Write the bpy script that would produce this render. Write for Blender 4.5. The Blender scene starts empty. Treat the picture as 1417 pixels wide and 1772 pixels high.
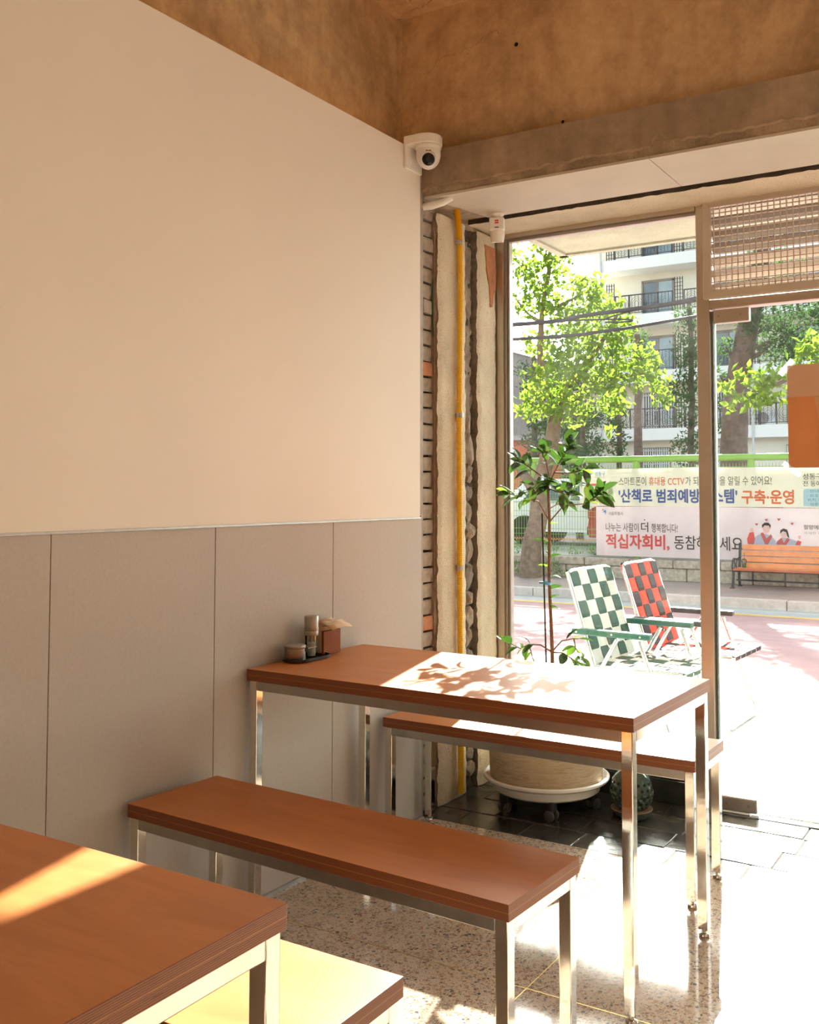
import bpy, bmesh, math, random
import numpy as np
from mathutils import Vector, Matrix, noise as mnoise

# ------------------------------------------------------------------ camera, sky, sun, exposure
S = bpy.context.scene
C = S.collection
cam_d = bpy.data.cameras.new('camera'); cam = bpy.data.objects.new('camera', cam_d); C.objects.link(cam)
cam_d.sensor_fit = 'HORIZONTAL'; cam_d.sensor_width = 36.0; cam_d.lens = 1734.70 / 1417 * 36
cam_d.shift_x = (708.5 - 741.34) / 1417; cam_d.shift_y = (763.45 - 886) / 1417
cam_d.clip_start = 0.05; cam_d.clip_end = 500
YAW, PIT = 0.5508, 0.0507
cam.matrix_world = Matrix.Translation((2.1798, -0.4963, 1.3069)) @ Matrix.Rotation(YAW, 4, 'Z') @ Matrix.Rotation(math.pi / 2 + PIT, 4, 'X')
S.camera = cam
S.view_settings.view_transform = 'Standard'; S.view_settings.look = 'None'
S.view_settings.gamma = 1.0; S.view_settings.use_curve_mapping = False
S.view_settings.exposure = -0.12
SUN_DIR = Vector((-0.2555, 0.967, 0.500)).normalized()
SUN_POWER = 40.0
SKY_POWER = 0.72
FILL_POWER = 4.0
ADDED_STRIP_POWER = 5.0
w = bpy.data.worlds.new('sky'); S.world = w; w.use_nodes = True
nt = w.node_tree; nt.nodes.clear()
sky = nt.nodes.new('ShaderNodeTexSky'); sky.sky_type = 'NISHITA'; sky.sun_disc = False
sky.sun_elevation = math.asin(SUN_DIR.z); sky.sun_rotation = math.atan2(SUN_DIR.x, SUN_DIR.y)
sky.dust_density = 3.0; sky.air_density = 1.0
hs = nt.nodes.new('ShaderNodeHueSaturation'); hs.inputs['Saturation'].default_value = 0.45
bg = nt.nodes.new('ShaderNodeBackground'); bg.inputs['Strength'].default_value = SKY_POWER
wo = nt.nodes.new('ShaderNodeOutputWorld')
nt.links.new(sky.outputs[0], hs.inputs['Color']); nt.links.new(hs.outputs[0], bg.inputs['Color']); nt.links.new(bg.outputs[0], wo.inputs[0])
sd = bpy.data.lights.new('sun', 'SUN'); sd.energy = SUN_POWER; sd.angle = 0.0093; sd.color = (1.0, 0.95, 0.87)
so = bpy.data.objects.new('sun', sd); C.objects.link(so); so.location = (-8, 30, 20)
so.rotation_euler = SUN_DIR.to_track_quat('Z', 'Y').to_euler()
try:
    S.cycles.use_denoising = True
    S.cycles.max_bounces = 14; S.cycles.diffuse_bounces = 8; S.cycles.glossy_bounces = 6
    S.cycles.transparent_max_bounces = 24; S.cycles.sample_clamp_indirect = 12
except Exception:
    pass
random.seed(7)
R = random.Random(11)

# ------------------------------------------------------------------ materials
MATS = {}
def new_mat(name):
    m = bpy.data.materials.new(name); m.use_nodes = True; m.node_tree.nodes.clear(); MATS[name] = m
    n = m.node_tree.nodes; out = n.new('ShaderNodeOutputMaterial')
    return m, n, m.node_tree.links, out
def c4(c): return (c[0], c[1], c[2], 1.0)
def ramp(n, stops, interp='LINEAR'):
    r = n.new('ShaderNodeValToRGB'); r.color_ramp.interpolation = interp
    e = r.color_ramp.elements
    while len(e) < len(stops): e.new(0.5)
    for i, (p, c) in enumerate(stops): e[i].position = p; e[i].color = c4(c)
    return r
def coords(n, l, kind='Object', scale=(1, 1, 1), rot=(0, 0, 0)):
    tc = n.new('ShaderNodeTexCoord')
    if kind == 'World':
        g = n.new('ShaderNodeNewGeometry'); src = g.outputs['Position']
    else: src = tc.outputs[kind]
    mp = n.new('ShaderNodeMapping'); mp.inputs['Scale'].default_value = scale; mp.inputs['Rotation'].default_value = rot
    l.new(src, mp.inputs['Vector']); return mp.outputs[0]
def noise(n, l, vec, scale, detail=5, rough=0.6, dist=0):
    t = n.new('ShaderNodeTexNoise'); t.inputs['Scale'].default_value = scale; t.inputs['Detail'].default_value = detail
    t.inputs['Roughness'].default_value = rough; t.inputs['Distortion'].default_value = dist
    l.new(vec, t.inputs['Vector']); return t
def bump(n, l, height, strength=0.3, dist=0.01):
    b = n.new('ShaderNodeBump'); b.inputs['Strength'].default_value = strength; b.inputs['Distance'].default_value = dist
    l.new(height, b.inputs['Height']); return b.outputs[0]
def mixc(n, l, fac, a, b, mode='MIX'):
    m = n.new('ShaderNodeMix'); m.data_type = 'RGBA'; m.blend_type = mode
    for sock, v in ((m.inputs['Factor'], fac), (m.inputs['A'], a), (m.inputs['B'], b)):
        pass
    fs, As, Bs = m.inputs[0], m.inputs[6], m.inputs[7]
    for s, v in ((fs, fac), (As, a), (Bs, b)):
        if hasattr(v, 'is_linked'): l.new(v, s)
        else: s.default_value = v if not isinstance(v, tuple) else c4(v)
    return m.outputs[2]
def math_n(n, l, op, a, b=None):
    m = n.new('ShaderNodeMath'); m.operation = op
    for i, v in enumerate((a, b)):
        if v is None: continue
        if hasattr(v, 'is_linked'): l.new(v, m.inputs[i])
        else: m.inputs[i].default_value = v
    return m.outputs[0]
def princ(n, l, out, col, rough=0.5, metal=0.0, normal=None, spec=0.5, coat=0.0):
    b = n.new('ShaderNodeBsdfPrincipled')
    for key, v in (('Base Color', col), ('Roughness', rough), ('Metallic', metal)):
        if hasattr(v, 'is_linked'): l.new(v, b.inputs[key])
        else: b.inputs[key].default_value = c4(v) if isinstance(v, tuple) else v
    b.inputs['Specular IOR Level'].default_value = spec
    b.inputs['Coat Weight'].default_value = coat; b.inputs['Coat Roughness'].default_value = 0.1
    if normal is not None: l.new(normal, b.inputs['Normal'])
    l.new(b.outputs[0], out.inputs[0]); return b
def plain(name, col, rough=0.5, metal=0.0, var=0.12, scale=6, bmp=0.0, bscale=60, spec=0.5, coat=0.0, kind='Object'):
    m, n, l, out = new_mat(name)
    v = coords(n, l, kind)
    t = noise(n, l, v, scale)
    r = ramp(n, [(0.3, tuple(x * (1 - var) for x in col)), (0.7, tuple(min(1, x * (1 + var)) for x in col))])
    l.new(t.outputs['Fac'], r.inputs[0])
    nb = None
    if bmp: nb = bump(n, l, noise(n, l, v, bscale, 4).outputs['Fac'], bmp, 0.004)
    princ(n, l, out, r.outputs[0], rough, metal, nb, spec, coat)
    return m
def wood_top():
    m, n, l, out = new_mat('birch_ply_face')
    v = coords(n, l, 'Object', (1.0, 5.0, 1.0))
    a = noise(n, l, v, 3.0, 6, 0.6, 1.2); b = noise(n, l, coords(n, l, 'Object', (3, 60, 3)), 4, 4)
    c = noise(n, l, coords(n, l, 'Object', (1, 1, 1)), 2.2, 3)
    r = ramp(n, [(0.25, (0.48, 0.155, 0.034)), (0.55, (0.57, 0.195, 0.050)), (0.8, (0.64, 0.24, 0.070))])
    l.new(a.outputs['Fac'], r.inputs[0])
    col = mixc(n, l, 0.18, r.outputs[0], b.outputs['Fac'], 'MULTIPLY')
    col = mixc(n, l, 0.25, col, c.outputs['Fac'], 'OVERLAY')
    rr = ramp(n, [(0.3, (0.36,) * 3), (0.7, (0.5,) * 3)]); l.new(c.outputs['Fac'], rr.inputs[0])
    princ(n, l, out, col, rr.outputs[0], 0.0, None, 0.35)
    return m
def ply_edge():
    m, n, l, out = new_mat('plywood_edge')
    tc = n.new('ShaderNodeTexCoord'); sp = n.new('ShaderNodeSeparateXYZ'); l.new(tc.outputs['Object'], sp.inputs[0])
    nz = noise(n, l, coords(n, l, 'Object', (3, 3, 120)), 3, 3)
    z = math_n(n, l, 'ADD', sp.outputs['Z'], math_n(n, l, 'MULTIPLY', nz.outputs['Fac'], 0.0012))
    s = math_n(n, l, 'SINE', math_n(n, l, 'MULTIPLY', z, 2 * math.pi / 0.0029))
    r = ramp(n, [(0.0, (0.13, 0.033, 0.009)), (0.5, (0.20, 0.057, 0.016)), (1.0, (0.31, 0.105, 0.032))])
    l.new(math_n(n, l, 'MULTIPLY_ADD', s, 0.5), r.inputs[0]); r.inputs[0].links[0].from_node.inputs[2].default_value = 0.5
    line = math_n(n, l, 'LESS_THAN', math_n(n, l, 'ABSOLUTE', math_n(n, l, 'ADD', sp.outputs['Z'], 0.018)), 0.0009)
    col = mixc(n, l, math_n(n, l, 'MULTIPLY', line, 0.7), r.outputs[0], (0.42, 0.17, 0.045))
    kn = noise(n, l, coords(n, l, 'Object', (6, 6, 160)), 4, 3)
    kr = ramp(n, [(0.62, (1, 1, 1)), (0.72, (0.35, 0.3, 0.3))]); l.new(kn.outputs['Fac'], kr.inputs[0])
    col = mixc(n, l, 1.0, col, kr.outputs[0], 'MULTIPLY')
    princ(n, l, out, col, 0.5)
    return m
def terrazzo():
    m, n, l, out = new_mat('terrazzo')
    v = coords(n, l, 'World')
    vv = mixc(n, l, 0.02, v, noise(n, l, v, 12, 3).outputs['Color'], 'ADD')
    def layer(scale, keep, base):
        vo = n.new('ShaderNodeTexVoronoi'); vo.inputs['Scale'].default_value = scale; vo.inputs['Randomness'].default_value = 1.0
        l.new(vv, vo.inputs['Vector'])
        ve = n.new('ShaderNodeTexVoronoi'); ve.feature = 'DISTANCE_TO_EDGE'; ve.inputs['Scale'].default_value = scale
        l.new(vv, ve.inputs['Vector'])
        se = n.new('ShaderNodeSeparateColor'); l.new(vo.outputs['Color'], se.inputs[0])
        cr = ramp(n, [(0.0, (0.10, 0.085, 0.08)), (0.12, (0.27, 0.17, 0.11)), (0.4, (0.44, 0.31, 0.22)), (0.55, (0.25, 0.22, 0.2)), (0.65, (0.52, 0.41, 0.31)), (0.85, (0.35, 0.22, 0.145))], 'CONSTANT')
        l.new(se.outputs[0], cr.inputs[0])
        k = math_n(n, l, 'MULTIPLY', math_n(n, l, 'GREATER_THAN', ve.outputs['Distance'], 0.09), math_n(n, l, 'LESS_THAN', se.outputs[1], keep))
        return mixc(n, l, k, base, cr.outputs[0])
    br = ramp(n, [(0.3, (0.50, 0.385, 0.285)), (0.7, (0.60, 0.475, 0.36))]); l.new(noise(n, l, v, 7, 6).outputs['Fac'], br.inputs[0])
    col = layer(230, 0.40, br.outputs[0]); col = layer(105, 0.46, col)
    rr = ramp(n, [(0.35, (0.07,) * 3), (0.7, (0.2,) * 3)]); l.new(noise(n, l, v, 3, 5).outputs['Fac'], rr.inputs[0])
    princ(n, l, out, col, rr.outputs[0], 0, None, 0.6)
    return m
def slate():
    m, n, l, out = new_mat('dark_slate')
    v = coords(n, l, 'World')
    t = noise(n, l, v, 9, 8, 0.7, 1.5)
    r = ramp(n, [(0.3, (0.018, 0.018, 0.017)), (0.55, (0.05, 0.045, 0.038)), (0.75, (0.12, 0.10, 0.078))]); l.new(t.outputs['Fac'], r.inputs[0])
    rr = ramp(n, [(0.35, (0.06,) * 3), (0.65, (0.3,) * 3)]); l.new(noise(n, l, v, 5, 4).outputs['Fac'], rr.inputs[0])
    princ(n, l, out, r.outputs[0], rr.outputs[0], 0, bump(n, l, t.outputs['Fac'], 0.25, 0.006), 0.6)
    return m
def concrete(name, dark, mid, light, sc=1.6, rough=0.75):
    m, n, l, out = new_mat(name)
    v = coords(n, l, 'World')
    a = noise(n, l, v, sc, 8, 0.62, 0.6); b = noise(n, l, v, sc * 14, 6, 0.7); c = noise(n, l, coords(n, l, 'World', (6, 6, 0.8)), 2.0, 5)
    r = ramp(n, [(0.28, dark), (0.5, mid), (0.75, light)]); l.new(a.outputs['Fac'], r.inputs[0])
    col = mixc(n, l, 0.45, r.outputs[0], b.outputs['Fac'], 'OVERLAY')
    col = mixc(n, l, 0.30, col, c.outputs['Fac'], 'OVERLAY')
    ve = n.new('ShaderNodeTexVoronoi'); ve.feature = 'DISTANCE_TO_EDGE'; ve.inputs['Scale'].default_value = 1.3
    wv = mixc(n, l, 0.35, v, noise(n, l, v, 3.5, 6, 0.65).outputs['Color'], 'ADD'); l.new(wv, ve.inputs['Vector'])
    thin = math_n(n, l, 'LESS_THAN', ve.outputs['Distance'], 0.004)
    msk = ramp(n, [(0.5, (0, 0, 0)), (0.62, (1, 1, 1))]); l.new(noise(n, l, v, 1.1, 2).outputs['Fac'], msk.inputs[0])
    k = math_n(n, l, 'MULTIPLY', math_n(n, l, 'MULTIPLY', thin, msk.outputs[0]), 0.6)
    col = mixc(n, l, k, col, tuple(x * 0.35 for x in dark))
    princ(n, l, out, col, rough, 0, bump(n, l, b.outputs['Fac'], 0.25, 0.004), 0.3)
    return m
def stucco(name, col, spk=0.5):
    m, n, l, out = new_mat(name)
    v = coords(n, l, 'World')
    a = noise(n, l, v, 95, 3, 0.6); b = noise(n, l, v, 5, 5)
    r = ramp(n, [(0.3, tuple(x * 0.78 for x in col)), (0.7, col)]); l.new(b.outputs['Fac'], r.inputs[0])
    s = noise(n, l, v, 170, 2, 0.5); sr = ramp(n, [(0.3, (0.25, 0.17, 0.10)), (0.4, (1, 1, 1))]); l.new(s.outputs['Fac'], sr.inputs[0])
    c = mixc(n, l, spk, r.outputs[0], sr.outputs[0], 'MULTIPLY')
    princ(n, l, out, c, 0.85, 0, bump(n, l, a.outputs['Fac'], 0.9, 0.006), 0.25)
    return m
def glass(name, tint=(0.93, 0.97, 0.95), dust=0.02):
    m, n, l, out = new_mat(name)
    tr = n.new('ShaderNodeBsdfTransparent'); tr.inputs[0].default_value = c4(tint)
    gl = n.new('ShaderNodeBsdfGlossy'); gl.inputs['Roughness'].default_value = 0.0
    fr = n.new('ShaderNodeFresnel'); fr.inputs[0].default_value = 1.45
    mx = n.new('ShaderNodeMixShader'); l.new(fr.outputs[0], mx.inputs[0]); l.new(tr.outputs[0], mx.inputs[1]); l.new(gl.outputs[0], mx.inputs[2])
    if dust:
        v = coords(n, l, 'World')
        t = noise(n, l, v, 320, 2, 0.5); r = ramp(n, [(0.70, (0, 0, 0)), (0.78, (0.5,) * 3)]); l.new(t.outputs['Fac'], r.inputs[0])
        t2 = noise(n, l, v, 4, 4); r2 = ramp(n, [(0.42, (0.05,) * 3), (0.7, (1, 1, 1))]); l.new(t2.outputs['Fac'], r2.inputs[0])
        f = math_n(n, l, 'MULTIPLY', math_n(n, l, 'ADD', math_n(n, l, 'MULTIPLY', r.outputs[0], 3.0), 1.0), math_n(n, l, 'MULTIPLY', r2.outputs[0], dust))
        ts = n.new('ShaderNodeBsdfTranslucent'); ts.inputs[0].default_value = (0.8, 0.78, 0.74, 1)
        m2 = n.new('ShaderNodeMixShader'); l.new(f, m2.inputs[0]); l.new(mx.outputs[0], m2.inputs[1]); l.new(ts.outputs[0], m2.inputs[2])
        l.new(m2.outputs[0], out.inputs[0])
    else: l.new(mx.outputs[0], out.inputs[0])
    return m
def thin_cloth(name, col, trans=0.5, rough=0.7, gloss=0.0, var=0.1):
    m, n, l, out = new_mat(name)
    t = noise(n, l, coords(n, l, 'Object'), 5, 4)
    r = ramp(n, [(0.3, tuple(x * (1 - var) for x in col)), (0.7, tuple(min(1, x * (1 + var)) for x in col))]); l.new(t.outputs['Fac'], r.inputs[0])
    d = n.new('ShaderNodeBsdfDiffuse'); ts = n.new('ShaderNodeBsdfTranslucent')
    l.new(r.outputs[0], d.inputs[0]); l.new(r.outputs[0], ts.inputs[0])
    mx = n.new('ShaderNodeMixShader'); mx.inputs[0].default_value = trans
    l.new(d.outputs[0], mx.inputs[1]); l.new(ts.outputs[0], mx.inputs[2])
    last = mx.outputs[0]
    if gloss:
        g = n.new('ShaderNodeBsdfGlossy'); g.inputs['Roughness'].default_value = rough
        m2 = n.new('ShaderNodeMixShader'); m2.inputs[0].default_value = gloss
        l.new(last, m2.inputs[1]); l.new(g.outputs[0], m2.inputs[2]); last = m2.outputs[0]
    l.new(last, out.inputs[0]); return m
def leaf_mat(name, top, back, trans=0.45, gloss=0.08, rough=0.3):
    m, n, l, out = new_mat(name)
    oi = n.new('ShaderNodeObjectInfo'); t = noise(n, l, coords(n, l, 'World'), 9, 3)
    r = ramp(n, [(0.35, tuple(x * 0.5 for x in top)), (0.65, tuple(min(1, x * 1.5) for x in top))]); l.new(t.outputs['Fac'], r.inputs[0])
    d = n.new('ShaderNodeBsdfDiffuse'); l.new(r.outputs[0], d.inputs[0])
    ts = n.new('ShaderNodeBsdfTranslucent'); ts.inputs[0].default_value = c4(back)
    g = n.new('ShaderNodeBsdfGlossy'); g.inputs['Roughness'].default_value = rough
    a = n.new('ShaderNodeMixShader'); a.inputs[0].default_value = trans; l.new(d.outputs[0], a.inputs[1]); l.new(ts.outputs[0], a.inputs[2])
    b = n.new('ShaderNodeMixShader'); b.inputs[0].default_value = gloss; l.new(a.outputs[0], b.inputs[1]); l.new(g.outputs[0], b.inputs[2])
    l.new(b.outputs[0], out.inputs[0]); return m
def emit(name, col, strength):
    m, n, l, out = new_mat(name); e = n.new('ShaderNodeEmission'); e.inputs[0].default_value = c4(col); e.inputs[1].default_value = strength
    l.new(e.outputs[0], out.inputs[0]); return m

wood_top(); ply_edge(); terrazzo(); slate()
concrete('brown_concrete', (0.32, 0.20, 0.105), (0.56, 0.375, 0.21), (0.70, 0.49, 0.29), 1.3)
concrete('grey_render', (0.27, 0.195, 0.14), (0.36, 0.265, 0.19), (0.44, 0.33, 0.24), 1.2)
concrete('broken_render', (0.2, 0.15, 0.105), (0.36, 0.27, 0.19), (0.50, 0.38, 0.27), 8)
stucco('cream_stucco', (0.70, 0.60, 0.45)); stucco('canopy_stucco', (0.40, 0.345, 0.27), 0.4)
glass('window_glass', dust=0.005); glass('clear_glass', dust=0.0)
plain('white_board', (0.80, 0.73, 0.655), 0.75, var=0.02, scale=1.2)
plain('grey_board', (0.47, 0.42, 0.375), 0.7, var=0.05, scale=90, bmp=0.08, bscale=300)
plain('soffit_white', (0.53, 0.46, 0.39), 0.7, var=0.06, scale=4)
plain('stud_metal', (0.33, 0.27, 0.215), 0.6, 0.0, 0.2, 20)
plain('galvanised', (0.55, 0.53, 0.50), 0.35, 1.0, 0.1, 30)
plain('polished_steel', (0.74, 0.71, 0.66), 0.09, 1.0, 0.06, 14, 0.03, 40)
plain('brushed_steel', (0.45, 0.42, 0.385), 0.32, 1.0, 0.06, 30)
plain('dull_steel', (0.42, 0.39, 0.35), 0.38, 1.0, 0.08, 40)
plain('frame_metal', (0.60, 0.53, 0.46), 0.33, 1.0, 0.06, 8)
plain('grille_metal', (0.55, 0.48, 0.41), 0.5, 0.3, 0.05, 8)
plain('louvre_paint', (0.30, 0.245, 0.19), 0.55, 0, 0.05)
plain('brick_grey', (0.30, 0.235, 0.18), 0.9, 0, 0.35, 22, 0.6, 60)
plain('brick_red', (0.42, 0.17, 0.08), 0.9, 0, 0.25, 22, 0.6, 60)
plain('mortar_dark', (0.075, 0.058, 0.045), 0.95, 0, 0.4, 16, 0.8, 40)
plain('rubble', (0.26, 0.20, 0.15), 0.95, 0, 0.35, 18, 0.7, 50)
plain('rubble_grey', (0.20, 0.17, 0.14), 0.95, 0, 0.35, 18, 0.7, 50)
plain('yellow_plastic', (0.80, 0.47, 0.012), 0.4, 0, 0.04)
plain('white_plastic', (0.80, 0.78, 0.75), 0.35, 0, 0.02)
plain('dark_plastic', (0.02, 0.02, 0.022), 0.25, 0, 0.1)
plain('lens_black', (0.008, 0.008, 0.01), 0.05, 0, 0.1)
plain('red_print', (0.65, 0.02, 0.03), 0.4, 0, 0.02)
plain('orange_print', (0.75, 0.2, 0.03), 0.4, 0, 0.02)
plain('brass', (0.62, 0.44, 0.16), 0.3, 1.0, 0.1)
plain('dark_stone', (0.035, 0.038, 0.036), 0.12, 0, 0.3, 12)
plain('pale_stone', (0.5, 0.47, 0.42), 0.6, 0, 0.15, 10)
plain('planter_wood', (0.42, 0.32, 0.20), 0.55, 0, 0.2, 5, 0.3, 30)
plain('tray_white', (0.78, 0.75, 0.70), 0.4, 0, 0.03)
plain('castor_black', (0.02, 0.02, 0.02), 0.5, 0, 0.1)
plain('castor_grey', (0.09, 0.085, 0.08), 0.5, 0, 0.1)
plain('soil', (0.06, 0.04, 0.025), 0.95, 0, 0.4, 60, 0.8, 120)
plain('stem_bark', (0.24, 0.125, 0.07), 0.7, 0, 0.25, 60)
plain('stake_black', (0.015, 0.013, 0.012), 0.5)
plain('tie_blue', (0.12, 0.45, 0.8), 0.4)
plain('celadon', (0.05, 0.078, 0.058), 0.12, 0, 0.35, 25, 0.1, 60, coat=0.4)
plain('edge_grey', (0.46, 0.50, 0.48), 0.4)
plain('clay_rim', (0.28, 0.16, 0.10), 0.4, 0, 0.2, 30)
plain('hole_black', (0.004, 0.004, 0.004), 0.9)
plain('napkin', (0.66, 0.47, 0.31), 0.9, 0, 0.05, 40)
plain('holder_wood', (0.30, 0.085, 0.026), 0.6, 0, 0.2, 20, spec=0.2)
plain('salt', (0.85, 0.83, 0.8), 0.9)
plain('black_tray', (0.018, 0.016, 0.015), 0.3)
plain('apron_concrete', (0.60, 0.57, 0.53), 0.85, 0, 0.25, 40, 0.3, 90, kind='World')
plain('kerb_white', (0.72, 0.70, 0.67), 0.8, 0, 0.08, 8)
plain('kerb_granite', (0.52, 0.47, 0.42), 0.85, 0, 0.15, 12, 0.2, 80, kind='World')
plain('road_pink', (0.42, 0.235, 0.235), 0.9, 0, 0.14, 3, 0.2, 120, kind='World')
plain('gutter_grey', (0.42, 0.41, 0.40), 0.85, 0, 0.1, 5)
plain('yellow_line', (0.75, 0.48, 0.10), 0.8, 0, 0.1)
plain('sidewalk', (0.34, 0.26, 0.235), 0.9, 0, 0.12, 5, 0.2, 50, kind='World')
plain('rock_face', (0.40, 0.345, 0.27), 0.95, 0, 0.35, 14, 0.8, 20, kind='World')
plain('lot_ground', (0.30, 0.29, 0.27), 0.9, 0, 0.2, 2, kind='World')
plain('fence_green', (0.21, 0.42, 0.06), 0.4, 0, 0.08, 10)
plain('alu_tube', (0.83, 0.83, 0.82), 0.18, 1.0, 0.04)
plain('arm_green', (0.012, 0.085, 0.058), 0.35, 0, 0.05)
plain('arm_black', (0.02, 0.018, 0.018), 0.35, 0, 0.05)
thin_cloth('web_white', (0.55, 0.53, 0.46), 0.16, 0.4, 0.03); thin_cloth('web_green', (0.035, 0.085, 0.06), 0.15, 0.4, 0.03)
thin_cloth('web_red', (0.72, 0.075, 0.035), 0.16, 0.4, 0.03); thin_cloth('web_black', (0.035, 0.022, 0.025), 0.2, 0.4, 0.05)
plain('slat_wood', (0.72, 0.24, 0.065), 0.5, 0, 0.15, 8)
plain('slat_red', (0.48, 0.10, 0.03), 0.4, 0, 0.15, 8)
plain('cast_iron', (0.02, 0.02, 0.022), 0.5, 0.2, 0.2)
plain('drink_green', (0.10, 0.20, 0.13), 0.4)
thin_cloth('banner_cream', (0.86, 0.84, 0.73), 0.55, var=0.03); thin_cloth('banner_pink', (0.90, 0.81, 0.81), 0.55, var=0.03)
for nm, cc in (('ink_dark', (0.10, 0.085, 0.06)), ('ink_blue', (0.10, 0.17, 0.46)), ('ink_orange', (0.85, 0.26, 0.10)), ('ink_coral', (0.85, 0.17, 0.15)), ('ink_grey', (0.42, 0.40, 0.38)),
               ('ink_sky', (0.55, 0.75, 0.80)), ('ink_teal', (0.16, 0.33, 0.40)), ('ink_skin', (0.86, 0.66, 0.60)), ('ink_lav', (0.60, 0.62, 0.72)), ('ink_white', (0.88, 0.84, 0.84)),
               ('ink_hair', (0.07, 0.06, 0.06)), ('ink_cyan', (0.1, 0.45, 0.75)), ('ink_mag', (0.75, 0.1, 0.4)), ('ink_yel', (0.85, 0.6, 0.1)), ('ink_tree', (0.50, 0.55, 0.28)), ('ink_tan', (0.80, 0.58, 0.40))):
    thin_cloth(nm, cc, 0.5, var=0.03)
thin_cloth('poster_orange', (0.60, 0.275, 0.125), 0.10, var=0.08); thin_cloth('poster_tan', (0.56, 0.37, 0.26), 0.12, var=0.06); thin_cloth('poster_inner', (0.62, 0.37, 0.20), 0.1, var=0.06)
thin_cloth('tape', (0.85, 0.84, 0.82), 0.5)
plain('bark', (0.20, 0.145, 0.10), 0.95, 0, 0.35, 12, 0.9, 30, kind='World')
plain('bark_conifer', (0.145, 0.10, 0.08), 0.95, 0, 0.35, 10, 0.9, 25, kind='World')
leaf_mat('leaf_bright', (0.10, 0.19, 0.025), (0.27, 0.40, 0.035), 0.5, 0.04, 0.45)
leaf_mat('leaf_conifer', (0.045, 0.095, 0.035), (0.10, 0.20, 0.06), 0.3, 0.02, 0.6)
leaf_mat('leaf_glossy', (0.014, 0.038, 0.012), (0.055, 0.13, 0.015), 0.30, 0.13, 0.2)
leaf_mat('leaf_young', (0.08, 0.18, 0.02), (0.20, 0.36, 0.03), 0.45, 0.10, 0.25)
leaf_mat('weed', (0.08, 0.16, 0.04), (0.2, 0.38, 0.08), 0.4, 0.02, 0.6)
plain('facade_cream', (0.82, 0.76, 0.63), 0.9, 0, 0.05, 1.5, kind='World')
plain('slab_white', (0.86, 0.84, 0.79), 0.9, 0, 0.03, 1.5)
plain('win_frame', (0.25, 0.20, 0.16), 0.6); plain('win_white', (0.8, 0.8, 0.78), 0.6)
plain('win_pane', (0.07, 0.10, 0.125), 0.08, 0, 0.3, 1.0, spec=0.8)
plain('win_pane_light', (0.24, 0.33, 0.36), 0.15, 0, 0.2, 1.0, spec=0.8)
plain('rail_black', (0.03, 0.032, 0.035), 0.5)
plain('pipe_grey', (0.55, 0.56, 0.56), 0.5)
plain('cable_black', (0.045, 0.045, 0.05), 0.6)
plain('far_grey', (0.42, 0.36, 0.34), 0.9); plain('far_orange', (0.62, 0.16, 0.08), 0.8)
plain('car_silver', (0.62, 0.63, 0.64), 0.25, 0.3, 0.03, coat=0.5); plain('car_white', (0.80, 0.80, 0.79), 0.25, 0, 0.03, coat=0.5)
plain('car_red', (0.50, 0.03, 0.04), 0.25, 0, 0.05, coat=0.5); plain('tyre', (0.025, 0.025, 0.025), 0.8); plain('lamp_red', (0.4, 0.02, 0.02), 0.2)
plain('ceiling_paint', (0.55, 0.47, 0.38), 0.9, 0, 0.06, 2)
emit('fill_glow', (1.0, 0.54, 0.24), FILL_POWER)
emit('added_strip_glow', (1.0, 0.52, 0.2), ADDED_STRIP_POWER)

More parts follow.
